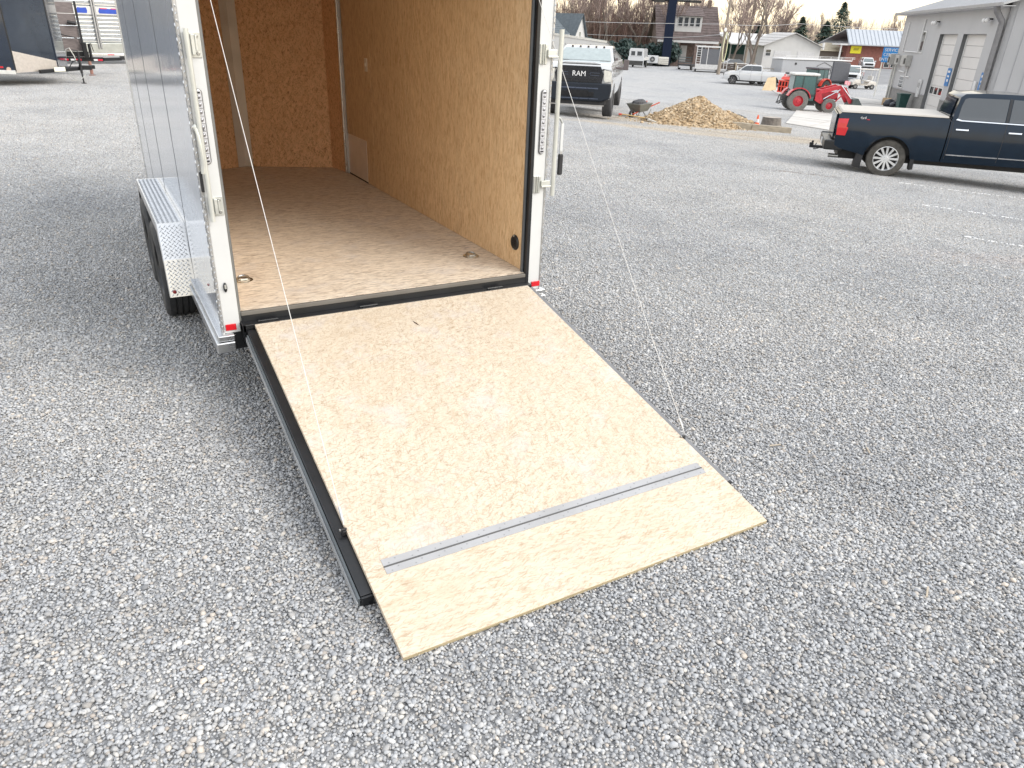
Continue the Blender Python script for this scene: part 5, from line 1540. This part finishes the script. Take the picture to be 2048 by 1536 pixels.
put_conifer(4, (126, 122, -2.3), 7.0, 3.2, 'faint evergreen beside the big bare tree')
def leafmass(seed, w_, d_, h, n=3500, s0=.15, s1=.4):
    rnd = random.Random(seed); v = []; f = []
    cl = [(rnd.uniform(-w_,w_), rnd.uniform(-d_,d_), rnd.uniform(.15,.8)*h, rnd.uniform(.6,1.4)) for _ in range(26)]
    for _ in range(n):
        c = rnd.choice(cl); g = [rnd.gauss(0,1) for _ in range(3)]; L = math.sqrt(sum(x*x for x in g)) or 1
        p = Vector((c[0]+g[0]/L*c[3], c[1]+g[1]/L*c[3], max(.05, c[2]+g[2]/L*c[3]*.8)))
        s = rnd.uniform(s0,s1); u = Vector((rnd.uniform(-1,1),rnd.uniform(-1,1),rnd.uniform(-1,1))).normalized()*s; w2 = u.orthogonal().normalized()*s*.6
        k = len(v); v += [tuple(p-u),tuple(p+w2),tuple(p+u),tuple(p-w2)]; f.append((k,k+1,k+2,k+3))
    return MB().add(v, f)
def shrub(seed, loc, az, w_, d_, h, label):
    o = leafmass(seed, w_, d_, h).build('evergreen_shrub', laurel, recalc=False); o.location = loc; o.rotation_euler = (0,0,hd(az)); tag(o, label, 'shrub')
shrub(1, (70, 95.5, -2.3), 121, 4.0, 1.2, 3.4, 'dark evergreen shrubs behind the white two-windowed vehicle')
shrub(2, (76, 92.8, -2.3), 121, 2.6, 1.0, 3.0, 'dark evergreen shrub mass just right of the blue column base')
shrub(4, (66, 99, -2.3), 121, 2.2, 1.0, 2.6, 'dark evergreen shrub left of the white two-windowed vehicle')

# ---------------------------------------------------------------- tractors
tred = pm('tractor_red', (.50,.028,.045), .35, var=.15, coat=.3)
tor = pm('loader_orange_red', (.72,.055,.03), .35, var=.1, coat=.3)
cabg = pm('cab_glass', (.06,.13,.125), .06, var=.1, coat=1)
cabf = pm('cab_frame', (.03,.05,.05), .4)
def tractor(label, loc, az, scale=1, red=tred, arm_up=.0, cabroof=None, bucket=True, name='tractor', tyr=rubber_dusty, sd=1):
    """+x forward, origin below the rear axle; sd = y sign of the flank turned to the photo"""
    t = thing(name, label, 'tractor', loc, hd(az), None, scale)
    for s in (-1, 1):
        wheel(t, (0, s*.78, .68), .68, .40, .34, s, spokes=0, rimmat=red, tyre=tyr, ribs=False)
        wheel(t, (2.15, s*.72, .46), .46, .30, .22, s, spokes=0, rimmat=red, tyre=tyr, ribs=False)
        m = MB(); P = [(.98*math.cos(a)*.86, .68+.86*math.sin(a)) for a in np.linspace(.25, 2.75, 12)]; Q = [(.98*math.cos(a)*.80, .68+.80*math.sin(a)) for a in np.linspace(.25, 2.75, 12)]
        m.prism(P+Q[::-1], s*.52, s*1.0); m.build('rear_fender', red, t)
    MB().box(-.2,2.3,-.28,.28,.5,.95).build('chassis', cabf, t, bevel=.03)
    MB().box(.5,1.2,-.75,.75,.42,.55).build('step', black_rough, t)
    m = MB(); m.prism([(1.15,.9),(2.72,.85),(2.80,1.05),(2.70,1.28),(1.2,1.50)], -.30, .30); m.build('hood', red, t, bevel=.05)
    MB().box(2.70,2.80,-.24,.24,.80,1.15).build('grille', black_rough, t, bevel=.02)
    # cab: corner posts, glass, roof
    MB().box(-.35,1.12,-.66,.66,.95,1.15).build('cab_base', cabf, t, bevel=.03)
    for s in (-1, 1):
        for x0, x1 in ((-.42,-.38),(.18,.20),(1.12,1.02)):
            MB().bar((x0, s*.66, 1.1), (x1, s*.64, 2.28), .055).build('cab_post', cabf, t)
        MB().prism([(-.38,1.12),(.17,1.12),(.18,2.25),(-.36,2.25)], s*.645, s*.655).build('cab_window', cabg, t)
        MB().prism([(.22,.72),(1.06,.72),(1.12,1.3),(1.02,2.25),(.22,2.25)], s*.645, s*.655).build('cab_door', cabg, t)
    MB().prism([(-.64,1.12),(.64,1.12),(.62,2.25),(-.62,2.25)], -.42, -.41, 'x').build('rear_window', cabg, t)
    MB().prism([(-.64,1.5),(.64,1.5),(.62,2.25),(-.62,2.25)], 1.08, 1.09, 'x').build('windscreen', cabg, t)
    m = MB(); m.cbox((.36,0,2.36), (1.75,1.42,.16)); m.build('cab_roof', cabroof or pm('roof_cream', (.62,.62,.60), .5), t, bevel=.06)
    MB().box(.1,.5,-.2,.2,1.1,1.7).build('operator_seat', black_rough, t, bevel=.05)
    m = MB(); m.bar((-.5,.3,.8),(-1.15,.35,.45),.07); m.bar((-.5,-.3,.8),(-1.15,-.35,.45),.07); m.bar((-.6,0,1.1),(-1.05,0,.95),.06); m.bar((-1.12,-.42,.45),(-1.12,.42,.45),.06); m.bar((-1.0,.3,1.0),(-1.1,.35,.45),.05); m.bar((-1.0,-.3,1.0),(-1.1,-.35,.45),.05); m.cbox((-.75,0,.85),(.4,.5,.3))
    m.build('three_point_hitch', pm('hitch_grey', (.10,.10,.10), .5, .4), t)
    # loader
    for s in (-1, 1):
        y = s*.52; u = arm_up
        m = MB(); P = [(1.25,1.10),(1.45,1.42),(2.7,1.78+u),(3.15,1.62+u),(3.75,.72+u*2),(3.55,.60+u*2),(3.0,1.38+u),(2.65,1.52+u),(1.5,1.15)]
        m.prism(P, y-.045, y+.045); m.build('loader_arm', red, t, bevel=.01)
        m = MB(); m.prism([(1.2,.75),(1.2,1.25),(1.5,1.35),(1.75,.8),(2.0,.6),(1.6,.55)], y-.05, y+.05); m.build('loader_bracket', red, t)
        m = MB(); m.cyl((1.75,y+s*.08,.85), (2.75,y+s*.08,1.5+u), .035, 8); m.cyl((2.8,y+s*.08,1.75+u), (3.6,y+s*.08,.95+u*2), .035, 8); m.build('hydraulic_ram', chrome, t)
        m = MB(); m.bar((2.45,y,.55),(3.1,y,1.3+u),.07); m.build('front_guard', red, t)
    MB().box(2.6,2.75,-.52,.52,1.5+u,1.6+u).build('loader_crossbar', red, t, bevel=.02)
    if bucket:
        m = MB(); m.add([(3.65,-.85,.95+u*2),(3.65,.85,.95+u*2),(3.72,.85,.30+u*2),(3.72,-.85,.30+u*2),(4.45,-.85,.42+u*2),(4.45,.85,.42+u*2),(4.0,-.85,1.0+u*2),(4.0,.85,1.0+u*2)],
                        [(0,1,2,3),(3,2,5,4),(0,3,4,6),(1,7,5,2),(0,6,7,1)])
        o = m.build('bucket', pm('bucket_dark', (.09,.11,.11), .5, .4, dirt=.3), t); so = o.modifiers.new('thick', 'SOLIDIFY'); so.thickness = .03
    return t
tractor('red compact tractor with green-tinted cab and front loader on the concrete pad', (37.4, 32.3, -1.86), 124, .86)
t2_ = tractor('orange-red tractor facing left with slotted grapple bucket, behind the red compact tractor', (54.5, 45.0, -2.24), 266, .9, tor, .12, pm('roof_dark', (.10,.10,.11), .5), False, 'tractor', rubber, -1)
gq = bpy.data.objects.new('grapple', None); COL.objects.link(gq); gq.parent = t2_
for k in range(6): MB().box(4.42,4.5,-.85+k*.32,-.75+k*.32,.30,1.30).build('tine', tor, gq)
for s_ in (-1,1):
    for x in (3.66,3.92,4.18): MB().box(x,x+.09,s_*.86-.03,s_*.86+.03,.34,1.28).build('tine', tor, gq)
MB().box(3.72,4.38,-.78,.78,.40,1.2).build('cage_shade', black_rough, gq)  # dark block added behind the bars, standing in for shade in the holes
for z in (.30,.75,1.22): MB().box(3.66,4.52,-.88,.88,z,z+.09).build('crossbar', tor, gq)
m = MB(); m.prism([(3.3,1.35),(3.7,1.75),(4.3,1.62),(4.5,1.38),(3.9,1.32)], -.7,.7); m.build('upper_jaw', tor, gq, bevel=.03)
MB().cbox((3.9,0,1.92),(.7,1.0,.12)).build('jaw_cap', black_rough, gq)

# ---------------------------------------------------------------- trailers and small vehicles in the yard
gt = thing('concession_trailer', 'long grey trailer with white roof rails and rounded dark nose behind the tractors', 'trailer', (61.4, 55.6, -2.3), hd(109))
grey_body = pm('trailer_grey', (.36,.37,.39), .35, var=.04, coat=.3)
MB().box(.2,5.7,0,2.2,.55,2.42).build('box_body', grey_body, gt, bevel=.03)
m = MB(); m.prism([(5.73,.55),(5.73,2.45),(6.1,2.48),(7.6,2.40),(7.75,2.2),(7.75,.55)], -.02, 2.2); m.build('dark_nose', pm('nose_charcoal', (.085,.09,.105), .5), gt, bevel=.12)
MB().box(.1,7.7,-.08,2.3,2.46,2.56).build('roof', trim_w, gt, bevel=.02)
for z in (2.68,2.80): MB().box(.4,8.0,-.06,-.02,z,z+.035).build('roof_rail', trim_w, gt)
for x in np.arange(.5,8.0,1.2): MB().box(x,x+.04,-.06,-.02,2.56,2.80).build('rail_post', trim_w, gt)
m = MB(); P = [(4.0,1.25),(4.0,1.95),(4.75,2.3),(5.6,1.95),(5.6,1.25)]
for a, b_ in zip(P, P[1:]+P[:1]): m.bar((a[0],-.015,a[1]),(b_[0],-.015,b_[1]),.035)
m.bar((4.0,-.015,1.62),(5.6,-.015,1.62),.03); m.build('awning_frame', black_rough, gt)
MB().box(1.55,1.75,-.03,-.001,2.0,2.2).build('porch_light', black_rough, gt)
MB().box(.2,7.6,.1,2.1,.38,.549).build('chassis_frame', black_rough, gt)
for x in (2.6,3.5): wheel(gt, (x,.05,.37), .37, .22, .2, -1, ribs=False)
lr = thing('low_rack_trailer', 'flatbed trailer with timber and red markings between the white pickup and the grey trailer', 'trailer', (61.2, 57.2, -2.3), hd(109))
MB().box(-3.2,1.4,0,2,.6,.75).build('deck', pm('deck_wood', (.30,.22,.16), .8), lr)
MB().box(-3.2,1.4,-.02,-.001,.62,.72).build('reflective_tape', tape_red, lr)
for x in (-3.1,-1.2,1.2): MB().box(x,x+.08,0,.08,.75,1.7).build('stake_post', trim_w, lr)
for k in range(3): MB().box(-3.1,1.2,.02,.05,.95+k*.25,1.05+k*.25).build('rail', pm('rail_beige', (.5,.46,.4), .6), lr)
for x in (-1.2,-.3): wheel(lr, (x,.1,.36), .36, .22, .2, -1, ribs=False)
# white cage trailer with dark mesh panels, rear view
sc_ = thing('cage_trailer', 'tall white framed trailer with two grey mesh doors in front of the porch', 'trailer', (70.2, 77.6, -2.3), hd(128))
mesh_m = pm('mesh_grey', (.12,.125,.14), .6, var=.1)
W_ = 3.1
for x in (0,.55,1.35,2.85): MB().box(x,x+.08,-.04,.04,.35,3.0).build('upright', trim_w, sc_)
MB().box(-.05,W_-.1,-.06,.06,2.92,3.10).build('top_rail', trim_w, sc_)
for a, b_ in ((.64,1.34),(1.44,2.84)): MB().box(a,b_,-.02,.02,.95,2.75).build('mesh_door', mesh_m, sc_)
MB().box(0,2.95,-.05,.05,.35,.93).build('tail_panel', pm('panel_white', (.6,.6,.6), .4, .3), sc_, bevel=.01)
for k in range(7): MB().box(.08,.55,-.02,.02,.95+k*.28,.99+k*.28).build('rung', trim_w, sc_)
for x in (3.2,3.6,4.0): MB().box(x,x+.06,.4,.46,.3,1.8).build('gate_bar', trim_w, sc_)
MB().box(-.1,4.3,.05,3.2,.28,.36).build('deck', pm('deck_grey', (.4,.4,.4), .6), sc_)
MB().box(0,2.9,.08,3.0,3.0,3.06).build('roof', trim_w, sc_)
for x in (.1,2.8,4.1): MB().cyl((x-.1,.0,.22),(x+.1,.0,.22),.2,12).build('tyre', rubber, sc_)
fb = thing('flatbed_trailer', 'small black flatbed trailer left of the tall white cage trailer', 'trailer', (71.6, 82.6, -2.3), hd(150))
MB().box(0,1.9,0,3.2,.45,.65).build('deck', black_rough, fb); MB().box(.2,1.7,-.05,-.001,.25,.5).build('light_bar', trim_w, fb)
for x in (0,1.82): MB().box(x,x+.08,0,.08,.65,1.9).build('stake_post', black_rough, fb)
for k in range(3): MB().box(0,1.9,.0,.05,.9+k*.3,.98+k*.3).build('rail', pm('rail_teal', (.05,.09,.10), .5), fb)
for x in (.1,1.8): MB().cyl((x-.1,.5,.3),(x+.1,.5,.3),.3,12).build('tyre', rubber, fb)
# white vehicle with two rear windows
wv = thing('utility_vehicle', 'boxy white vehicle with two dark rear windows parked before the dark shrubs', 'vehicle', (66.2, 86.6, -2.3), hd(140))
MB().box(0,2.2,0,3.4,.9,1.35).build('body', white_car, wv, bevel=.05)
m = MB(); m.prism([(.08,1.35),(.12,2.2),(.25,2.38),(1.95,2.38),(2.08,2.2),(2.12,1.35)], .0, 2.6); m.build('cab', white_car, wv, bevel=.04)
for a, b_ in ((.38,.92),(1.22,1.86)): MB().box(a,b_,-.02,-.001,1.5,2.02).build('rear_window', glass_dark, wv, bevel=.01)
MB().box(.0,2.2,-.05,-.001,.85,.95).build('bumper', white_car, wv)
MB().box(.12,2.08,-.02,.5,.3,.84).build('tail_opening', black_rough, wv)
for x in (.0,2.1): MB().box(x,x+.1,-.03,.07,.1,.85).build('leg', white_car, wv)
for k in range(3): MB().box(.2,2.0,-.035,-.021,.38+k*.16,.42+k*.16).build('louvre', grey_trim, wv)
for x in (.2,2.0): MB().cyl((x-.1,2.6,.35),(x+.1,2.6,.35),.35,14).build('tyre', rubber, wv)
sp_ = thing('generator_trailer', 'low white box trailer carrying a spare wheel beside the blue column', 'trailer', (72.6, 90.4, -2.3), hd(121))
MB().box(0,1.55,0,1.6,.40,1.42).build('box_body', white_car, sp_, bevel=.04)
q = wheel(sp_, (.72,-.12,.92), .34, .18, .2, -1, spokes=6, ribs=False, name='spare_wheel')
MB().box(1.62,3.1,.2,1.6,.25,1.25).build('side_box', pm('box_cream', (.62,.60,.55), .5), sp_, bevel=.03)
for k in range(3): MB().box(1.64,3.08,.17,.199,.45+k*.26,.48+k*.26).build('trim_strip', grey_trim, sp_)
MB().bar((1.2,.3,.3),(3.4,-.6,.2),.08).build('tongue', black_rough, sp_)
for x in (.5,): MB().cyl((x,.02,.3),(x,.2,.3),.3,14).build('tyre', rubber, sp_)
# golf cart
gc = thing('golf_cart', 'cream golf cart with canopy parked near the white pickup', 'golf cart', (68.4, 52.6, -2.3), hd(117))
cream = pm('cart_cream', (.66,.62,.56), .4, coat=.3)
m = MB(); m.prism([(.1,.35),(.05,.62),(.35,.85),(.85,.88),(.95,.40),(1.6,.36),(1.75,.70),(2.45,.74),(2.55,.40),(2.3,.34)], -.55,.55); m.build('body', cream, gc, bevel=.04)
MB().box(1.45,2.0,-.5,.5,.72,.84).build('seat', pm('seat_white', (.7,.68,.65), .5), gc, bevel=.03); MB().box(2.0,2.12,-.5,.5,.84,1.25).build('backrest', pm('seat_white', (.7,.68,.65)), gc, bevel=.03)
MB().box(.55,2.5,-.6,.6,1.80,1.88).build('canopy', cream, gc, bevel=.03)
for x0, x1 in ((.85,1.0),(2.3,2.35)):
    for y in (-.5,.5): MB().bar((x0,y,.8),(x1,y,1.82),.035).build('canopy_post', trim_w, gc)
MB().tube([(.95,-.2,.85),(1.2,-.2,1.08)], .02, 6).build('steering_column', black_rough, gc)
for x in (.42,2.15):
    for s in (-1,1): wheel(gc, (x,s*.52,.24), .24, .18, .12, s, ribs=False, spokes=5)
# far white suv
sv, _h = pickup('suv', 'white vehicle parked facing us in front of the brick building', white_car, (121.6, 91.2, -2.3), 225, 1.0, 1, None, far=True, trim=False, spok=6)
sv['category'] = 'car'
m = MB(); m.prism([(-1.15,1.28),(-1.0,1.85),(1.2,1.90),(1.2,1.28)], -.85,.85); m.build('rear_body', white_car, sv, bevel=.05)
# low car at the carport
cr = thing('parked_car', 'pale sedan parked in the shade behind the timber stack', 'car', (83.8, 84.2, -2.3), hd(114))
cb = curve([(.3,.8),(.6,.9),(.9,.88),(1.4,.65)])
shell('body', [(-2.1,.35),(-2.15,.8),(-1.5,.92),(1.2,.90),(2.1,.72),(2.15,.35)], lambda x, z: cb(z), pm('car_silver', (.5,.5,.5), .2, coat=1), cr, (.6,))
shell('cabin', [(-1.6,.9),(-1.0,1.36),(.3,1.38),(1.1,.9)], lambda x, z: cb(z), glass_dark, cr, (1.1,))
for x in (-1.3,1.3):
    for s in (-1,1): wheel(cr, (x,s*.8,.32), .32, .2, .2, s, ribs=False)
ts = thing('timber_rack', 'dark stacked timber rack below the pale sedan', 'rack', (78.2, 78.6, -2.3), hd(118))
for k in range(4): MB().box(-2.6,3.0,-.2+k*.05,.6,.08+k*.24,.26+k*.24).build('timber', pm('timber_dark', (.10,.08,.07), .8, var=.3), ts)
for x in (-2.4,0,2.6): MB().box(x,x+.12,-.3,.7,0,1.15).build('rack_post', pm('tan_post', (.42,.36,.28), .8), ts)

# ---------------------------------------------------------------- yard clutter near the stone pile
rk = random.Random(17)
pile_m = pm('tan_stone', (.37,.275,.17), .9, var=.5, sc=9)
pile_l = pm('pale_stone', (.48,.39,.275), .9, var=.35, sc=9)
PC = Vector((19.3, 20.75)); PU = Vector((math.sin(R(80)), math.cos(R(80)))); PV = Vector((-PU.y, PU.x))
def pile_h(u, v):
    h = .93*max(0, 1-math.hypot((u+.15)/2.1, v/1.5))**.88
    h = max(h, .50*max(0, 1-math.hypot((u-1.6)/1.6, v/1.2))**.85)
    h = max(h, .45*max(0, 1-math.hypot((u+1.6)/1.2, v/1.0))**.85)
    return h
m = MB(); nu, nv = 44, 26; vs_ = []
for j in range(nv+1):
    for i in range(nu+1):
        u, v = -3.3+6.6*i/nu, -1.8+3.6*j/nv; P = PC+PU*u+PV*v
        h = pile_h(u, v); vs_.append((P.x, P.y, gz(P.x)+h-.02+(rk.uniform(-.02,.03) if h > .03 else -.03)))
m.add(vs_, [(j*(nu+1)+i, j*(nu+1)+i+1, (j+1)*(nu+1)+i+1, (j+1)*(nu+1)+i) for j in range(nv) for i in range(nu)])
pile = m.build('stone_pile', pile_m); pile['kind'] = 'stuff'; pile['label'] = 'mound of tan crushed stone beside the wheelbarrow'
for mt, n, s0, s1 in ((pile_m, 4200, .018, .042), (pile_l, 1500, .018, .05), (pile_m, 120, .05, .09)):
    m = MB()
    for _ in range(n):
        u, v = rk.gauss(.1,1.35), rk.gauss(0,.75); h = pile_h(u, v)
        if h < .02 and rk.random() < .75: continue
        P = PC+PU*u+PV*v; s = rk.uniform(s0, s1)
        m.ell((P.x, P.y, gz(P.x)+h+s*.3), (s*rk.uniform(.8,1.4), s, s*.7), 5, 3, .3, rk)
    o = m.build('pile_stones', mt, pile); o['kind'] = 'stuff'
# dark asphalt chunks on the right side of the pile
GR = 'broken dark chunks on the right flank of the stone pile'
for k, (x, y, s, lb) in enumerate(((21.75,21.8,.30,'largest dark asphalt chunk on the right flank of the tan pile'),(22.1,21.55,.26,'second dark asphalt chunk lower down the tan pile'),(21.45,22.1,.20,'small dark chunk highest on the right flank of the pile'),(22.75,21.3,.15,'small black chunk at the right foot of the tan pile'))):
    o = MB().ell((0,0,0), (s,s*.8,s*.6), 8, 5, .22, rk).build('asphalt_chunk', pm('chunk_dark', (.075,.078,.075), .9, var=.4, sc=6, bmp=.5))
    o.location = (x, y, gz(x)+pile_h(*( (Vector((x,y))-PC).dot(PU), (Vector((x,y))-PC).dot(PV)))+s*.45); tag(o, lb, 'rubble', GR)
o = MB().ell((0,0,0), (.36,.22,.13), 9, 5, .18, rk).build('pale_boulder', pm('boulder', (.50,.46,.40), .9, var=.2, sc=4, bmp=.4)); o.location = (21.75, 20.85, gz(21.75)+.10); tag(o, 'flat pale boulder between the pile and the traffic cone', 'boulder')
# timber beams in front
beam_m = pm('beam_wood', (.30,.26,.20), .85, var=.3, sc=3, stretch=(1,6,6), bmp=.4)
o = MB().box(0,1.75,-.13,.13,0,.24).build('timber_beam', beam_m, bevel=.015); o.location = (18.95,20.15,gz(18.95)-.01); o.rotation_euler = (0,R(3.5),hd(112)); tag(o, 'weathered timber beam in front of the tan stone pile', 'timber beam')
o = MB().box(0,1.5,-.12,.12,0,.22).build('timber_beam', beam_m, bevel=.015); o.location = (20.62,19.52,gz(20.62)-.01); o.rotation_euler = (0,R(3.5),hd(113)); tag(o, 'second timber beam ending below the traffic cone', 'timber beam')
# cone
cn = thing('traffic_cone', 'small orange cone with a white band beside the stump', 'traffic cone', (22.35, 20.85, gz(22.35)), R(20))
orange = pm('cone_orange', (.80,.12,.04), .5)
MB().cbox((0,0,.015), (.30,.30,.03)).build('base', orange, cn, bevel=.006)
MB().lathe([(.11,.03),(.075,.18)], (0,0,0), 'z', 18).build('cone_body', orange, cn, smooth=40)
MB().lathe([(.0755,.18),(.048,.30)], (0,0,0), 'z', 18).build('white_band', trim_w, cn, smooth=40)
MB().lathe([(.048,.30),(.022,.44),(0,.445)], (0,0,0), 'z', 18).build('cone_tip', orange, cn, smooth=40)
st = thing('tree_stump', 'grey cut stump standing just right of the traffic cone', 'stump', (23.55, 21.25, gz(23.55)), 0)
MB().lathe([(.46,-.05),(.38,.12),(.35,.36),(.0,.37)], (0,0,0), 'z', 14).build('trunk', pm('stump_bark', (.17,.15,.13), .9, var=.35, sc=8, bmp=.5), st)
MB().lathe([(.33,.0),(0,.003)], (0,0,.371), 'z', 14).build('cut_face', pm('stump_top', (.36,.32,.28), .85, var=.2, sc=10), st)
# wheelbarrow
wb = thing('wheelbarrow', 'grey wheelbarrow heaped with dark stone left of the tan pile', 'wheelbarrow', (17.45, 21.9, gz(17.45)), hd(250), None, .82)
m = MB(); m.add([(-.38,-.22,.30),(.25,-.22,.26),(.25,.22,.26),(-.38,.22,.30),(-.55,-.36,.62),(.50,-.36,.60),(.50,.36,.60),(-.55,.36,.62)], [(0,3,2,1),(0,1,5,4),(1,2,6,5),(2,3,7,6),(3,0,4,7)])
o = m.build('tray', pm('tray_grey', (.30,.31,.29), .5, .5, dirt=.4), wb); so = o.modifiers.new('thick','SOLIDIFY'); so.thickness = .012
MB().ell((-.02,0,.60), (.44,.30,.18), 10, 6, .15, rk).build('load', pm('load_dark', (.07,.07,.075), .95, var=.4, sc=14, bmp=.5), wb)
MB().lathe([(.10,-.04),(.16,-.045),(.19,0),(.16,.045),(.10,.04)], (.55,0,.19), 'y', 20).build('tyre', rubber, wb, smooth=40)
m = MB()
for s in (-1,1): m.bar((.6,s*.10,.2),(-1.15,s*.32,.62),.04)
m.build('handle', pm('handle_red', (.45,.08,.04), .6), wb)
for s in (-1,1):
    MB().tube([(-.05,s*.2,.28),(-.35,s*.24,.0),(-.6,s*.25,.35)], .018, 6).build('leg', grey_trim, wb)
sv_ = thing('shovel', 'shovel with tan handle lying on the gravel left of the wheelbarrow', 'shovel', (16.35, 20.85, gz(16.35)+.05), hd(130))
MB().tube([(-.35,0,.12),(.45,0,.04)], .018, 8).build('handle', pm('handle_tan', (.55,.38,.16), .6), sv_, smooth=40)
MB().box(-.46,-.35,-.05,.05,.09,.14).build('grip', pm('grip_red', (.6,.06,.04), .5), sv_, bevel=.01)
m = MB(); m.prism([(.45,-.10),(.75,-.12),(.88,0),(.75,.12),(.45,.10)], .02, .035, 'z'); m.build('blade', grey_trim, sv_)
o = MB().box(0,.75,-.10,.10,0,.06).build('loose_plank', pm('plank_pale', (.50,.47,.42), .8, var=.2, sc=6)); o.location = (16.65,20.35,gz(16.65)+.06); o.rotation_euler = (0,R(14),hd(145)); tag(o, 'short pale plank tilted against the left foot of the tan pile', 'plank')
# plywood sheets leaning together
ply = pm('plywood', (.62,.48,.30), .7, var=.12, sc=2); ply2 = pm('plywood_pale', (.72,.61,.42), .7, var=.08, sc=2)
for k, (x, y, mt, P, lb) in enumerate(((53.9,50.3,ply,[(0,0),(1.3,0),(1.25,1.2),(.5,1.1)],'left tan plywood sheet leaning in front of the white pickup'),(55.1,49.6,ply2,[(0,0),(1.5,0),(.75,1.45)],'right pale triangular plywood sheet leaning in front of the white pickup'))):
    o = MB().prism(P, 0, .04).build('plywood_sheet', mt); o.location = (x-.2,y-.1,-2.25); o.rotation_euler = (R(-18),0,hd(114)); tag(o, lb, 'plywood sheet')
# bin and bags
bn = thing('trash_bin', 'dark green wheeled bin against the grey service building', 'trash bin', (50.2, 34.0, gz(50.2)), hd(126))
green = pm('bin_green', (.012,.055,.05), .4)
m = MB(); m.add([(-.24,-.28,.12),(.24,-.28,.12),(.24,.28,.12),(-.24,.28,.12),(-.32,-.36,1.0),(.32,-.36,1.0),(.32,.36,1.0),(-.32,.36,1.0)], [(0,3,2,1),(4,5,6,7),(0,1,5,4),(1,2,6,5),(2,3,7,6),(3,0,4,7)]); m.build('body', green, bn, bevel=.02)
MB().box(-.36,.36,-.40,.42,1.0,1.09).build('lid', green, bn, bevel=.03)
for x in (-.25,.25): MB().cyl((x-.03,.3,.12),(x+.03,.3,.12),.12,12).build('tyre', rubber, bn)
bagm = pm('bag_black', (.012,.014,.022), .3, var=.3, sc=5, bmp=.8, bsc=8)
for x, y, s, lb in ((51.6,35.9,.5,'black rubbish bag lying left of the green bin'),(51.1,35.1,.42,'black rubbish bag closest to the green bin')):
    o = MB().ell((0,0,0),(s,s*.8,s*.62),12,8,.10,rk).build('rubbish_bag', bagm, smooth=50); o.location = (x,y,gz(x)+s*.5); tag(o, lb, 'rubbish bag')
o = MB().box(-.35,.35,-.3,.3,0,.5).build('cardboard_box', pm('cardboard', (.50,.36,.22), .8)); o.location = (53.2,37.3,gz(53.2)); o.rotation_euler = (0,0,.6); tag(o, 'brown cardboard box behind the black bags', 'box')
for k, (x, y) in enumerate(((62.4,48.3),(61.3,47.2))):
    t = thing('marker_post', ('far' if k == 0 else 'near')+' pink marker post at the far corner of the grey building', 'marker post', (x,y,-2.3), 0, 'pink marker posts')
    MB().cyl((0,0,0),(0,0,.9),.035,8).build('post', trim_w, t); MB().cbox((0,0,.85),(.4,.04,.3)).build('flag', pm('flag_pink', (.75,.30,.34), .6), t)

# painted bay lines on the stones, worn into dashes
def bay_line(pts, label, w_=.04, seed=1):
    rnd = random.Random(seed); m = MB()
    P = [Vector(p) for p in pts]; L = sum((b_-a).length for a, b_ in zip(P, P[1:])); n = int(L/.035)
    for k in range(n):
        if rnd.random() < .45: continue
        t = k/n*(len(P)-1); i = min(len(P)-2, int(t)); q = P[i].lerp(P[i+1], t-i); q += Vector((rnd.uniform(-1,1), rnd.uniform(-1,1)))*w_*.3
        s = rnd.uniform(.008,.022)
        m.ell((q.x,q.y,gz(q.x)+.012), (s*1.3, s, .009), 6, 3, .2, rnd)
    o = m.build('painted_line', pm('line_white', (.74,.74,.73), .8), kind='structure')
    return o
bay_line([(14.2,9.25),(14.9,8.35),(16.2,7.3),(18,5.9)], '', seed=1)
bay_line([(11.75,7.15),(12.3,6.5),(12.75,5.85),(14,4.7)], '', seed=2)
bay_line([(9.75,5.25),(9.95,4.9),(10.3,4.5),(11.2,3.6)], '', seed=3)
# wood splinters on the gravel
for x, y, a, lb in ((2.96,2.23,100,'pale wood splinter on the gravel right of the ramp'),(2.63,1.12,60,'curled pale wood shaving at the lower right'),(3.39,1.97,40,'tiny pale wood chip right of the ramp corner')):
    o = MB().cbox((0,0,0), (.075,.007,.004)).build('wood_splinter', pm('splinter', (.42,.36,.28), .8)); o.location = (x,y,gz(x)+.014); o.rotation_euler = (0,.05,R(90-a)); tag(o, lb, 'splinter')
